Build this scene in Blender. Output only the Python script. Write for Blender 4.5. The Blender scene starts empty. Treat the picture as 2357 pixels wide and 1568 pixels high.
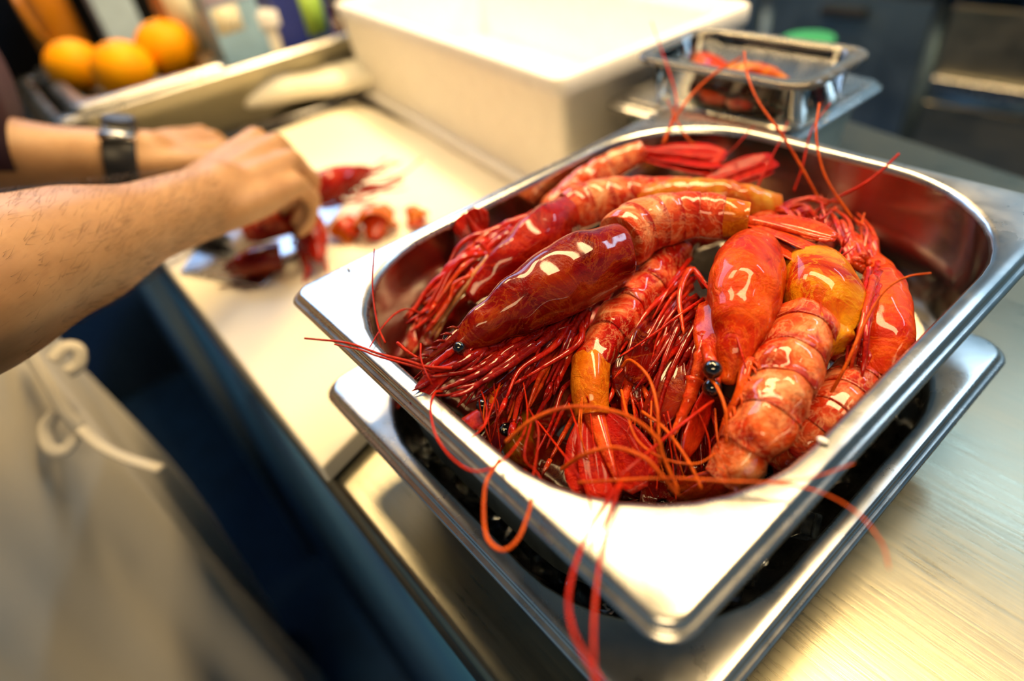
import bpy, bmesh, math, random
from mathutils import Vector as V, Matrix, noise
random.seed(7)
SC = bpy.context.scene
COL = SC.collection
PI = math.pi
# ------------------------------------------------------------------ camera
cam = bpy.data.cameras.new('camera'); camo = bpy.data.objects.new('camera', cam); COL.objects.link(camo)
SC.camera = camo
cam.sensor_width = 36.0; cam.lens = 21.77; cam.clip_start = 0.01; cam.clip_end = 60
camo.matrix_world = Matrix(((0.6412574, -(0.4327032), -(-0.6336852), 0.311190), (0.7583260, -(-0.4834835), -(0.4372475), -0.070954), (-0.1171780, -(-0.7609281), -(-0.6381675), 0.319997), (0, 0, 0, 1)))
cam.dof.use_dof = True; cam.dof.focus_distance = 0.285; cam.dof.aperture_fstop = 2.8
# ------------------------------------------------------------------ world, light, exposure
wd = bpy.data.worlds.new('world'); SC.world = wd; wd.use_nodes = True
wd.node_tree.nodes['Background'].inputs[0].default_value = (0.55, 0.68, 0.9, 1)
wd.node_tree.nodes['Background'].inputs[1].default_value = 0.08
SC.view_settings.view_transform = 'Standard'; SC.view_settings.look = 'None'
SC.view_settings.exposure = 0.2; SC.view_settings.gamma = 1.0; SC.view_settings.use_curve_mapping = False
SC.cycles.max_bounces = 8; SC.cycles.caustics_reflective = False; SC.cycles.caustics_refractive = False
SC.cycles.use_denoising = True
def area(name, loc, target, sx, sy, power, col):
    l = bpy.data.lights.new(name, 'AREA'); l.shape = 'RECTANGLE'; l.size = sx; l.size_y = sy; l.energy = power; l.color = col
    o = bpy.data.objects.new(name, l); COL.objects.link(o); o.location = loc
    o.rotation_euler = (V(target) - V(loc)).to_track_quat('-Z', 'Y').to_euler()
    return o
area('lamp_over_table', (-0.10, 0.80, 1.70), (-0.10, 0.80, 0), 1.5, 0.30, 58, (1.0, 0.70, 0.34))
area('lamp_over_board', (-1.15, 0.42, 1.70), (-1.15, 0.42, 0), 0.5, 0.5, 24, (1.0, 0.70, 0.34))
area('daylight_window', (-3.3, 0.9, 1.55), (0, 0.4, 0.3), 2.2, 1.7, 75, (0.38, 0.62, 1.0))
area('fill_light_behind_camera', (1.1, -1.0, 1.75), (0.1, 0.1, 0), 1.2, 0.4, 22, (1.0, 0.72, 0.38))  # unseen warm fill light, added to lift faces turned to the camera
area('far_fill_light', (0.6, 2.2, 1.8), (0.6, 2.4, 0), 1.2, 0.3, 22, (0.50, 0.76, 1.0))  # added cool fill that brightens and tints the far wall and cabinets
# ------------------------------------------------------------------ helpers
def finish(o, label=None, cat=None, group=None, kind=None):
    if label: o['label'] = label
    if cat: o['category'] = cat
    if group: o['group'] = group
    if kind: o['kind'] = kind
    return o
def thing(name, loc, label, cat, group=None):
    o = bpy.data.objects.new(name, None); COL.objects.link(o); o.location = loc; o.empty_display_size = 0.02
    return finish(o, label, cat, group)
def root_of(p):
    while p.parent: p = p.parent
    return p
class MB:
    """collects vertices and faces, all in world coordinates"""
    def __init__(s): s.v = []; s.f = []; s.t = []
    def add(s, vs, fs, tone=None):
        n = len(s.v); s.v += [tuple(p) for p in vs]; s.f += [tuple(i + n for i in f) for f in fs]
        s.t += list(tone) if tone is not None else [0.5] * len(vs)
    def loft(s, rings, cap0=True, cap1=True, tones=None, closed=True):
        k = len(rings[0]); vs = [p for r in rings for p in r]; fs = []
        for i in range(len(rings) - 1):
            for j in range(k if closed else k - 1):
                a, b = i * k + j, i * k + (j + 1) % k
                fs.append((a, b, b + k, a + k))
        if cap0: fs.append(tuple(range(k))[::-1])
        if cap1: fs.append(tuple((len(rings) - 1) * k + j for j in range(k)))
        s.add(vs, fs, [t for t in tones for _ in range(k)] if tones else None)
    def tube(s, pts, rad, n=6, tones=None, flat=1.0, up=None):
        pts = [V(p) for p in pts]; rings = []
        rr = rad if isinstance(rad, (list, tuple)) else [rad] * len(pts)
        nrm = V(up) if up is not None else None
        for i, p in enumerate(pts):
            t = (pts[min(i + 1, len(pts) - 1)] - pts[max(i - 1, 0)]).normalized()
            if nrm is None: nrm = t.orthogonal()
            nrm = (nrm - t * nrm.dot(t))
            nrm = nrm.normalized() if nrm.length > 1e-6 else t.orthogonal().normalized()
            b = t.cross(nrm)
            rings.append([p + (nrm * math.sin(a) * flat + b * math.cos(a)) * rr[i] for a in [2 * PI * j / n for j in range(n)]])
        s.loft(rings, tones=tones)
    def box(s, c, d, rz=0.0):
        x, y, z = d[0] / 2, d[1] / 2, d[2] / 2; cs, sn = math.cos(rz), math.sin(rz)
        vs = [(c[0] + a * x * cs - b * y * sn, c[1] + a * x * sn + b * y * cs, c[2] + e * z) for a in (-1, 1) for b in (-1, 1) for e in (-1, 1)]
        s.add(vs, [(0, 1, 3, 2), (4, 6, 7, 5), (0, 4, 5, 1), (2, 3, 7, 6), (0, 2, 6, 4), (1, 5, 7, 3)])
    def ball(s, c, r, nu=14, nv=9, sc=(1, 1, 1)):
        rings = []
        for i in range(nv + 1):
            a = -PI / 2 + PI * (i + 0.02) / (nv + 0.04)
            rings.append([(c[0] + r * sc[0] * math.cos(a) * math.cos(2 * PI * j / nu), c[1] + r * sc[1] * math.cos(a) * math.sin(2 * PI * j / nu), c[2] + r * sc[2] * math.sin(a)) for j in range(nu)])
        s.loft(rings)
    def prism(s, poly, z0, z1):
        n = len(poly)
        s.add([(x, y, z0) for x, y in poly] + [(x, y, z1) for x, y in poly],
              [tuple(range(n))[::-1], tuple(range(n, 2 * n))] + [(i, (i + 1) % n, (i + 1) % n + n, i + n) for i in range(n)])
    def build(s, name, m, parent=None, bevel=0, sub=0, smooth=True, label=None, cat=None, group=None, kind=None, solid=0):
        org = root_of(parent).location if parent else V((0, 0, 0))
        me = bpy.data.meshes.new(name); me.from_pydata([tuple(V(p) - org) for p in s.v], [], s.f); me.update()
        bm = bmesh.new(); bm.from_mesh(me); bmesh.ops.recalc_face_normals(bm, faces=bm.faces); bm.to_mesh(me); bm.free()
        at = me.attributes.new('tone', 'FLOAT', 'POINT'); at.data.foreach_set('value', s.t)
        if smooth: me.polygons.foreach_set('use_smooth', [True] * len(me.polygons))
        me.materials.append(m)
        o = bpy.data.objects.new(name, me); COL.objects.link(o)
        if parent: o.parent = parent
        if solid:
            q = o.modifiers.new('solid', 'SOLIDIFY'); q.thickness = solid; q.offset = 0
        if bevel:
            b = o.modifiers.new('bevel', 'BEVEL'); b.width = bevel; b.segments = 3; b.limit_method = 'ANGLE'; b.angle_limit = 0.7
            w = o.modifiers.new('wn', 'WEIGHTED_NORMAL')
        if sub:
            q = o.modifiers.new('sub', 'SUBSURF'); q.levels = sub; q.render_levels = sub
        return finish(o, label, cat, group, kind)
def spline(pts, n):
    """Catmull-Rom resample to n points, even in length"""
    P = [V(p) for p in pts]
    if len(P) == 2: return [P[0].lerp(P[1], i / (n - 1)) for i in range(n)]
    Q = [P[0] * 2 - P[1]] + P + [P[-1] * 2 - P[-2]]; out = []
    for i in range(1, len(Q) - 2):
        a, b, c, d = Q[i - 1:i + 3]
        for k in range(12):
            t = k / 12
            out.append(0.5 * ((2 * b) + (c - a) * t + (2 * a - 5 * b + 4 * c - d) * t * t + (3 * b - a - 3 * c + d) * t ** 3))
    out.append(P[-1])
    L = [0]
    for i in range(1, len(out)): L.append(L[-1] + (out[i] - out[i - 1]).length)
    res = []; j = 0
    for i in range(n):
        s = L[-1] * i / (n - 1)
        while j < len(L) - 2 and L[j + 1] < s: j += 1
        res.append(out[j].lerp(out[j + 1], min(1, max(0, (s - L[j]) / max(1e-9, L[j + 1] - L[j])))))
    return res
def lerp_tab(tab, t):
    for (a, x), (b, y) in zip(tab, tab[1:]):
        if t <= b: 
            u = (t - a) / (b - a); u = u * u * (3 - 2 * u); return x + (y - x) * u
    return tab[-1][1]
# ------------------------------------------------------------------ materials
class NT:
    def __init__(s, name):
        s.m = bpy.data.materials.new(name); s.m.use_nodes = True; s.t = s.m.node_tree; s.p = s.t.nodes['Principled BSDF']
        s.co = s.t.nodes.new('ShaderNodeTexCoord')
    def node(s, ty, **k):
        n = s.t.nodes.new(ty)
        for a, b in k.items(): setattr(n, a, b)
        return n
    def link(s, a, b): s.t.links.new(a, b)
    def noise(s, scale, detail=3, rough=0.5, stretch=None, dist=0.0, rot=None):
        n = s.node('ShaderNodeTexNoise'); n.inputs['Scale'].default_value = scale; n.inputs['Detail'].default_value = detail
        n.inputs['Roughness'].default_value = rough; n.inputs['Distortion'].default_value = dist
        src = s.co.outputs['Object']
        if stretch or rot:
            mp = s.node('ShaderNodeMapping')
            if stretch: mp.inputs['Scale'].default_value = stretch
            if rot: mp.inputs['Rotation'].default_value = rot
            s.link(src, mp.inputs['Vector']); src = mp.outputs[0]
        s.link(src, n.inputs['Vector']); return n.outputs['Fac']
    def ramp(s, fac, stops):
        r = s.node('ShaderNodeValToRGB'); e = r.color_ramp.elements
        while len(e) < len(stops): e.new(0.5)
        for q, (p, c) in zip(e, stops): q.position = p; q.color = (*c, 1) if len(c) == 3 else c
        s.link(fac, r.inputs[0]); return r.outputs[0]
    def mix(s, fac, a, b, mode='MIX'):
        n = s.node('ShaderNodeMix', data_type='RGBA', blend_type=mode)
        for i, x in ((0, fac), (6, a), (7, b)):
            if hasattr(x, 'is_linked'): s.link(x, n.inputs[i])
            else: n.inputs[i].default_value = x if i == 0 else (*x, 1)
        return n.outputs[2]
    def math(s, op, a, b=0.0):
        n = s.node('ShaderNodeMath', operation=op)
        for i, x in enumerate((a, b)):
            if hasattr(x, 'is_linked'): s.link(x, n.inputs[i])
            else: n.inputs[i].default_value = x
        return n.outputs[0]
    def bump(s, h, strength=0.3, dist=0.001):
        b = s.node('ShaderNodeBump'); b.inputs['Strength'].default_value = strength; b.inputs['Distance'].default_value = dist
        s.link(h, b.inputs['Height']); s.link(b.outputs[0], s.p.inputs['Normal'])
    def set(s, **k):
        for a, x in k.items():
            i = s.p.inputs[a.replace('_', ' ')]
            if hasattr(x, 'is_linked'): s.link(x, i)
            else: i.default_value = (*x, 1) if isinstance(x, tuple) and len(x) == 3 and i.type == 'RGBA' else x
        return s.m
def plain(name, col, rough=0.5, metal=0.0, coat=0.0, var=0.12, scale=30, spec=0.5, bump=0.0):
    n = NT(name); c = n.ramp(n.noise(scale, 4), [(0.25, tuple(x * (1 - var) for x in col)), (0.75, tuple(min(1, x * (1 + var)) for x in col))])
    if bump: n.bump(n.noise(scale * 4, 4), bump, 0.0008)
    return n.set(Base_Color=c, Roughness=rough, Metallic=metal, Coat_Weight=coat, Specular_IOR_Level=spec)
def steel(name, col=(0.74, 0.72, 0.68), r0=0.22, r1=0.34, stretch=(1, 40, 40), scratch=0.12, scale=14, rot=None):
    n = NT(name)
    br = n.noise(scale, 5, 0.6, stretch, rot=rot)
    sm = n.noise(9, 4, 0.6)
    c = n.mix(0.35, n.ramp(br, [(0.3, tuple(x * 0.86 for x in col)), (0.7, col)]), n.ramp(sm, [(0.3, tuple(x * 0.85 for x in col)), (0.7, col)]))
    r = n.node('ShaderNodeMapRange'); n.link(n.math('ADD', n.math('MULTIPLY', sm, 0.6), n.math('MULTIPLY', br, 0.4)), r.inputs[0])
    r.inputs[1].default_value = 0.35; r.inputs[2].default_value = 0.65; r.inputs[3].default_value = r0; r.inputs[4].default_value = r1
    n.bump(br, scratch, 0.0006)
    return n.set(Base_Color=c, Roughness=r.outputs[0], Metallic=1.0)
M = {}
M['pan_steel'] = steel('pan_steel', (0.66, 0.65, 0.62), 0.20, 0.34, (25, 25, 25), 0.015, 3)
M['pan_inside'] = steel('pan_inside_steel', (0.50, 0.47, 0.42), 0.12, 0.20, (1, 1, 30), 0.03, 6)
M['table_steel'] = steel('table_steel', (0.28, 0.26, 0.19), 0.24, 0.38, (1.0, 26, 26), 0.16, 16, rot=(0, 0, 0.5))
M['cab_steel'] = steel('cabinet_steel', (0.27, 0.35, 0.40), 0.32, 0.45, (30, 30, 1), 0.08, 6)
M['foam'] = plain('foam_white', (0.93, 0.91, 0.88), 0.75, var=0.03, scale=60, bump=0.25)
M['board'] = plain('cutting_board_plastic', (0.86, 0.80, 0.66), 0.5, var=0.05, scale=8, bump=0.1)
M['floor'] = plain('floor_navy', (0.010, 0.05, 0.14), 0.65, var=0.3, scale=12)
M['wall'] = plain('wall_tile_grey', (0.20, 0.34, 0.42), 0.5, var=0.1)
M['ceiling'] = plain('ceiling_cream', (0.34, 0.31, 0.24), 0.8, var=0.04)
M['black'] = plain('black_plastic', (0.012, 0.012, 0.014), 0.4, var=0.2)
M['eye'] = plain('eye_black', (0.004, 0.004, 0.005), 0.06, coat=1.0, var=0.2)
def fabric(name, col, rough=0.9, sheen=0.2):
    n = NT(name); w = n.noise(900, 2); big = n.noise(14, 3)
    c = n.mix(0.5, n.ramp(w, [(0.3, tuple(x * 0.85 for x in col)), (0.7, col)]), n.ramp(big, [(0.3, tuple(x * 0.92 for x in col)), (0.7, col)]))
    n.bump(w, 0.3, 0.0005); return n.set(Base_Color=c, Roughness=rough, Sheen_Weight=sheen)
M['apron'] = fabric('apron_cotton', (0.66, 0.62, 0.54)); M['cloth'] = fabric('towel_cotton', (0.9, 0.87, 0.74))
M['shirt'] = fabric('shirt_maroon', (0.030, 0.003, 0.010), sheen=0.0); M['trousers'] = fabric('trousers_black', (0.015, 0.016, 0.022))
def skin():
    n = NT('skin'); a = n.noise(28, 4, 0.6); h = n.noise(70, 4, 0.7, (1, 1, 7), rot=(0.5, 0.4, 0.5))
    c = n.ramp(a, [(0.3, (0.35, 0.175, 0.068)), (0.55, (0.42, 0.225, 0.095)), (0.75, (0.48, 0.275, 0.13))])
    c = n.mix(n.math('MULTIPLY', n.ramp(h, [(0.52, (0, 0, 0)), (0.68, (1, 1, 1))]), 0.25), c, (0.22, 0.10, 0.045))
    n.bump(n.noise(260, 3), 0.15, 0.0006)
    return n.set(Base_Color=c, Roughness=0.5, Subsurface_Weight=0.12, Subsurface_Radius=(0.01, 0.004, 0.002), Subsurface_Scale=0.4)
M['skin'] = skin()
def shell(name, stops, scale=45, rough=0.2, coat=0.8, bump=0.25, band=None, sss=0.05, trans=0.0, streak=None, seed=0.0, deep=0.70):
    """wet shell: mottled colours, optional colour that follows the tone attribute"""
    n = NT(name); g = [0.44 + 0.36 * i / (len(stops) - 1) for i in range(len(stops))]; stops = [(q, (c[0] * e, c[1] * e * deep, c[2] * e * deep * .8)) for (q, c), e in zip(stops, g)]; band = (band[0] * .62, band[1] * .4, band[2] * .4) if band else None
    f = n.noise(scale, 5, 0.6, stretch=streak, dist=0.8)
    c = n.ramp(f, stops)
    if band:
        at = n.node('ShaderNodeAttribute', attribute_name='tone') if band else None
    if band:
        k = n.math('ADD', n.math('MULTIPLY', at.outputs['Fac'], 0.75), n.math('MULTIPLY', n.math('SUBTRACT', n.noise(scale * 1.7, 5, 0.65, dist=1.2), 0.42), 2.0))
        c = n.mix(n.ramp(k, [(0.40, (0, 0, 0)), (0.78, (0.9, 0.9, 0.9))]), c, band)
    vein = n.ramp(n.noise(scale * 1.2, 5, 0.65, dist=2.2), [(0.465, (0, 0, 0)), (0.50, (1, 1, 1)), (0.535, (0, 0, 0))])
    c = n.mix(n.math('MULTIPLY', vein, 0.45), c, stops[-1][1])
    h = n.math('ADD', n.noise(scale * 3, 5, 0.65, dist=0.8), n.math('MULTIPLY', n.noise(scale * 12, 3, 0.6), 0.22))
    n.bump(h, min(1.0, bump * 3.2), 0.0016)
    return n.set(Base_Color=c, Roughness=rough + 0.1, Coat_Weight=coat, Coat_Roughness=0.05, Coat_IOR=1.4,
                 Subsurface_Weight=sss, Subsurface_Radius=(0.006, 0.0012, 0.0004), Subsurface_Scale=0.5, Specular_IOR_Level=0.06)
RD = (0.42, 0.008, 0.004)
M['car_wine'] = shell('carapace_wine', [(0.32, (0.11, 0.003, 0.003)), (0.46, (0.27, 0.006, 0.004)), (0.60, (0.34, 0.035, 0.006)), (0.72, (0.42, 0.11, 0.015))], 26, 0.14)
M['car_orange'] = shell('carapace_orange', [(0.30, (0.55, 0.010, 0.003)), (0.45, (0.75, 0.045, 0.005)), (0.60, (0.85, 0.13, 0.012)), (0.74, (0.85, 0.24, 0.03))], 32, 0.18, coat=0.5, bump=0.32)
M['car_yellow'] = shell('carapace_yellow', [(0.36, (0.60, 0.010, 0.003)), (0.44, (0.75, 0.08, 0.006)), (0.52, (0.80, 0.30, 0.010)), (0.72, (0.75, 0.42, 0.02))], 24, 0.2, deep=0.92, coat=0.5, bump=0.32)
M['car_red'] = shell('carapace_red', [(0.3, (0.20, 0.003, 0.002)), (0.55, (0.42, 0.008, 0.004)), (0.75, (0.66, 0.07, 0.02))], 30, 0.16)
M['abd_pink'] = shell('abdomen_pink', [(0.34, (0.90, 0.03, 0.008)), (0.48, (1.0, 0.14, 0.04)), (0.60, (1.0, 0.42, 0.20)), (0.70, (1.0, 0.75, 0.50))], 42, 0.2, band=(0.50, 0.018, 0.006), bump=0.35)
M['abd_red'] = shell('abdomen_red', [(0.36, (0.70, 0.006, 0.003)), (0.52, (0.85, 0.03, 0.008)), (0.60, (1.0, 0.25, 0.10)), (0.70, (1.0, 0.62, 0.36))], 40, 0.18, band=(0.44, 0.008, 0.004), bump=0.35)
M['abd_flesh'] = shell('abdomen_flesh', [(0.32, (0.85, 0.03, 0.006)), (0.44, (1.0, 0.13, 0.025)), (0.56, (1.0, 0.30, 0.09)), (0.70, (1.0, 0.70, 0.44))], 46, 0.2, band=(0.48, 0.02, 0.006), bump=0.4)
M['abd_amber'] = shell('abdomen_amber', [(0.3, (0.85, 0.10, 0.006)), (0.55, (0.95, 0.24, 0.010)), (0.75, (1.0, 0.42, 0.03))], 40, 0.16, deep=0.92)
M['abd_olive'] = shell('abdomen_olive', [(0.36, (0.85, 0.08, 0.012)), (0.5, (0.75, 0.25, 0.02)), (0.66, (0.60, 0.36, 0.06))], 40, 0.2, deep=0.92)
M['leg'] = shell('leg_red', [(0.3, (0.40, 0.004, 0.002)), (0.55, (0.70, 0.012, 0.004)), (0.75, (0.85, 0.09, 0.02))], 60, 0.2)
M['leg_dark'] = shell('leg_dark_red', [(0.3, (0.16, 0.002, 0.001)), (0.55, (0.36, 0.004, 0.002)), (0.75, (0.60, 0.03, 0.01))], 60, 0.18)
M['leg_orange'] = shell('leg_orange', [(0.3, (0.65, 0.02, 0.004)), (0.55, (0.85, 0.08, 0.010)), (0.75, (0.95, 0.24, 0.05))], 60, 0.2)
M['fan_red'] = shell('fan_red', [(0.3, (0.36, 0.003, 0.001)), (0.6, (0.56, 0.008, 0.003)), (0.78, (0.70, 0.06, 0.010))], 50, 0.34, coat=0.15)
M['whisker_red'] = shell('whisker_red', [(0.3, (0.52, 0.010, 0.003)), (0.7, (0.70, 0.04, 0.006))], 80, 0.3, coat=0.2, sss=0)
M['whisker_orange'] = shell('whisker_orange', [(0.3, (0.85, 0.12, 0.008)), (0.7, (0.95, 0.22, 0.02))], 80, 0.3, coat=0.2, sss=0)
M['membrane'] = shell('membrane_amber', [(0.3, (0.55, 0.12, 0.02)), (0.7, (0.72, 0.34, 0.14))], 60, 0.2, deep=0.92)
# ------------------------------------------------------------------ room
def room_slab(name, c, d, m): 
    b = MB(); b.box(c, d); return b.build(name, m, smooth=False, kind='structure')
room_slab('floor', (-0.3, 0.7, -0.93), (6.4, 6.4, 0.1), M['floor'])
room_slab('ceiling', (-0.3, 0.7, 2.45), (6.4, 6.4, 0.1), M['ceiling'])
room_slab('wall_right', (2.9, 0.7, 0.75), (0.1, 6.4, 3.3), M['wall'])
room_slab('wall_front', (-0.3, -2.5, 0.75), (6.4, 0.1, 3.3), M['wall'])
room_slab('wall_back', (-0.3, 3.0, 0.75), (6.4, 0.1, 3.3), M['wall'])
b = MB()                                              # left wall with a window opening
for c, d in (((-3.5, 0.7, -0.15), (0.1, 6.4, 1.5)), ((-3.5, 0.7, 2.4), (0.1, 6.4, 0.1)), ((-3.5, -1.4, 1.475), (0.1, 2.2, 1.75)), ((-3.5, 2.95, 1.475), (0.1, 1.9, 1.75))):
    b.box(c, d)
b.build('wall_left', M['wall'], smooth=False, kind='structure')
w = MB()
for c, d in (((-3.5, 0.9, 0.63), (0.12, 2.3, 0.06)), ((-3.5, 0.9, 2.32), (0.12, 2.3, 0.06)), ((-3.5, -0.27, 1.475), (0.12, 0.06, 1.7)), ((-3.5, 2.0, 1.475), (0.12, 0.06, 1.7)), ((-3.5, 0.87, 1.475), (0.12, 0.04, 1.7))):
    w.box(c, d)
w.build('window_1', M['ceiling'], smooth=False, kind='structure')
# ------------------------------------------------------------------ steel work table
A, B = V((-0.0400, 0.6970, -0.0000)), V((0.1800, 0.6460, -0.0000)); dd = (B - A) / (B - A).x
ytop = lambda x: A.y + dd.y * (x - A.x)
XL = -0.62
tab = thing('work_table', (0.1, 0.3, -0.88), 'long stainless steel work table with scratched top under the pans', 'table')
b = MB(); b.prism([(XL, -0.028), (1.15, -0.030), (1.15, ytop(1.15)), (XL, ytop(-0.25))] if False else [(XL, -0.028), (1.15, -0.030), (1.15, max(0.35, ytop(1.15))), (-0.30, ytop(-0.30)), (XL, ytop(-0.30))], -0.035, 0.0)
b.build('table_top', M['table_steel'], tab, bevel=0.007, smooth=True)
b = MB(); b.box((0.25, 0.28, -0.062), (1.6, 0.5, 0.05)); b.build('apron_rail', M['cab_steel'], tab)
for x, y in ((-0.52, 0.04), (1.02, 0.04), (-0.52, 0.55), (1.02, 0.3)):
    b = MB(); b.box((x, y, -0.46), (0.04, 0.04, 0.838)); b.build('leg', M['cab_steel'], tab, bevel=0.004)
M['navy_panel'] = plain('navy_panel', (0.015, 0.085, 0.21), 0.5, var=0.12, scale=6)
b = MB(); b.box((0.25, -0.008, -0.45), (1.70, 0.03, 0.80)); b.build('front_panel', M['navy_panel'], tab, label='dark blue panel closing the table front')
# ------------------------------------------------------------------ gastronorm pans
M['drawer'] = steel('drawer_steel', (0.40, 0.37, 0.28), 0.3, 0.45, (1, 30, 30), 0.06, 6)
def rrect(x0, y0, x1, y1, r, z, n=10):
    pts = []
    for cx, cy, a0 in ((x1 - r, y0 + r, -PI / 2), (x1 - r, y1 - r, 0), (x0 + r, y1 - r, PI / 2), (x0 + r, y0 + r, PI)):
        pts += [(cx + r * math.cos(a0 + PI / 2 * i / n), cy + r * math.sin(a0 + PI / 2 * i / n), z) for i in range(n + 1)]
    return pts
def gn_pan(name, rect, zr, depth, ropen, inset, label, cat='pan', group=None, m=None, mi=None, rc=0.010, step=0.028, taper=0.010, rz=0, floor_r=0.014, wall=0.0012):
    x0, y0, x1, y1 = rect
    t = thing(name, ((x0 + x1) / 2, (y0 + y1) / 2, zr - depth), label, cat, group)
    R_ = lambda off, r, z: rrect(x0 - off, y0 - off, x1 + off, y1 + off, max(0.002, r), zr + z)
    O_ = lambda ins, z: rrect(x0 + inset + ins, y0 + inset + ins, x1 - inset - ins, y1 - inset - ins, max(0.012, ropen - ins * 0.6), zr + z)
    m = m or M['pan_steel']; mi = mi or M['pan_inside']
    prof = [R_(-0.0015, rc, -0.0060), R_(0.0012, rc + .002, -0.0066), R_(0.0024, rc + .003, -0.0060), R_(0.0029, rc + .003, -0.0050), R_(0.0024, rc + .003, -0.0040), R_(0.0012, rc + .002, -0.0034), R_(0.0002, rc, -0.0032),
            R_(-0.0006, rc, -0.0026), R_(-0.0008, rc, -0.0014), R_(-0.0013, rc, -0.0005), R_(-0.0026, rc, 0.0), O_(-0.0032, 0.0), O_(-0.0018, -0.0004), O_(-0.0006, -0.0016), O_(0.0, -0.0040)]
    k = MB(); k.loft(prof, False, False); k.build('rim', m, t)
    s1 = depth - floor_r
    ins = [(0.0, -0.0040), (0.0008, -step), (0.0036, -step - 0.004), (taper, -s1), (taper + 0.004, -s1 - floor_r * 0.7), (taper + floor_r, -depth + wall), (taper + floor_r + 0.01, -depth + wall)]
    rings = [O_(i, z) for i, z in ins]; k = MB(); k.loft(rings, False, True); k.build('basin', mi, t)
    k = MB(); k.loft([O_(i - wall, z - (wall if q > 3 else 0)) for q, (i, z) in enumerate(ins)], False, True); k.build('outer_wall', M['drawer'] if label.startswith('long') else M['cab_steel'], t)
    return t
gn_pan('prawn_pan', (0.0, 0.0, 0.265, 0.325), 0.135, 0.100, 0.080, 0.0105, 'upper stainless steel pan heaped with whole red prawns', rc=0.009)
gn_pan('ice_pan', (0.001, -0.004, 0.272, 0.289), 0.065, 0.064, 0.080, 0.0105, 'lower stainless steel pan holding ice beneath the prawn pan', rc=0.012, mi=M['pan_steel'])
# ice
M['ice'] = NT('ice').set(Base_Color=(0.9, 0.93, 0.95), Roughness=0.12, Transmission_Weight=1.0, IOR=1.31)
rs = random.Random(3)
def shard(b, c, s):
    rot = Matrix.Rotation(rs.uniform(0, 6), 3, V((rs.uniform(-1, 1), rs.uniform(-1, 1), rs.uniform(-1, 1))).normalized())
    vs = [V(c) + rot @ V((sx * s * rs.uniform(.6, 1), sy * s * rs.uniform(.5, .9), sz * s * rs.uniform(.4, .8))) for sx in (-1, 1) for sy in (-1, 1) for sz in (-1, 1)]
    b.add(vs, [(0, 1, 3, 2), (4, 6, 7, 5), (0, 4, 5, 1), (2, 3, 7, 6), (0, 2, 6, 4), (1, 5, 7, 3)])
b = MB()
for i in range(150):
    e = rs.random()
    if e < 0.4: x, y = rs.uniform(0.222, 0.240), rs.uniform(0.05, 0.23)
    elif e < 0.75: x, y = rs.uniform(0.06, 0.21), rs.uniform(0.028, 0.045)
    else: x, y = rs.uniform(0.03, 0.23), rs.uniform(0.03, 0.25)
    shard(b, (x, y, rs.uniform(0.012, 0.024)), rs.uniform(0.005, 0.009))
b.build('crushed_ice', M['ice'], smooth=False, label='crushed ice packed in the lower steel pan', cat='ice', kind='stuff')
for c, s, l in (((0.2510, 0.1250, 0.0450), 0.0085, 'bright jagged ice lump poking out between the two pans'), ((0.2500, 0.2310, 0.0420), 0.008, 'rounded clear ice lump near the far end of the pan gap'), ((0.1410, 0.0220, 0.0350), 0.007, 'small ice lump in the dark gap below the hanging orange whisker')):
    b = MB(); shard(b, c, s); b.build('ice_lump', M['ice'], smooth=False, bevel=0.0012, label=l, cat='ice lump')
for (c, r, l) in (((0.2570, 0.0950, 0.1360), 0.0018, 'pale crumb stuck on the right rim of the prawn pan'), ((0.0080, 0.0330, 0.1360), 0.0014, 'small pale crumb on the left corner of the prawn pan')):
    b = MB(); c = V(c); b.ball(c, r, 8, 5, (1.3, 0.8, 0.6)); b.build('crumb', M['foam'], label=l, cat='crumb')
# ------------------------------------------------------------------ cutting board
bd = thing('cutting_board', (-0.3, 0.15, 0), 'thick cream plastic cutting board under the chef hands', 'cutting board')
b = MB(); b.prism([(-0.56, -0.024), tuple(V((0.0160, -0.0300, 0.0180)).xy), (0.0, 0.02), (-0.004, 0.290), (-0.10, 0.330), tuple(V((-0.6160, 0.3450, 0.0180)).xy), (-0.60, 0.10)], 0.0005, 0.018)
b.build('board_slab', M['board'], bd, bevel=0.003)
# foam box on a foam slab
zb, zt = 0.032, 0.150
Ft, Lt, Rt = V((-0.0870, 0.2900, 0.1500)), V((-0.6390, 0.3620, 0.1500)), V((-0.0800, 0.5610, 0.1500))
ux = (Lt - Ft).xy; uy = (Rt - Ft).xy
bx = thing('foam_box', (Ft.x, Ft.y, zb), 'large white expanded foam fish box behind the cutting board', 'box')
def quad(o, z): # footprint grown by o
    c = (Ft.xy + (ux + uy) / 2); ax, ay = ux.normalized(), uy.normalized()
    return [(*(Ft.xy - ax * o - ay * o), z), (*(Lt.xy + ax * o - ay * o), z), (*(Lt.xy + uy + ax * o + ay * o), z), (*(Rt.xy - ax * o + ay * o), z)]
def rq(o, z, r=0.014, n=5):
    q = [V(p) for p in quad(o, z)]; out = []
    for i in range(4):
        p, a, c = q[i], q[i - 1], q[(i + 1) % 4]
        s, e = p + (a - p).normalized() * r, p + (c - p).normalized() * r
        for k in range(n + 1):
            t = k / n; out.append(tuple((s.lerp(p, t)).lerp(p.lerp(e, t), t)))
    return out
k = MB(); k.loft([rq(-0.016, zb), rq(-0.010, zb), rq(-0.004, zt - 0.020), rq(-0.001, zt - 0.018)], True, False); k.build('box_wall', M['foam'], bx)
k = MB(); k.loft([rq(-0.001, zt - 0.018), rq(0, zt - 0.014), rq(0, zt - 0.002), rq(-0.002, zt), rq(-0.012, zt), rq(-0.0125, zt - 0.006), rq(-0.022, zt - 0.006), rq(-0.023, zt - 0.010), rq(-0.028, zb + 0.025), rq(-0.034, zb + 0.02)], False, True)
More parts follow.
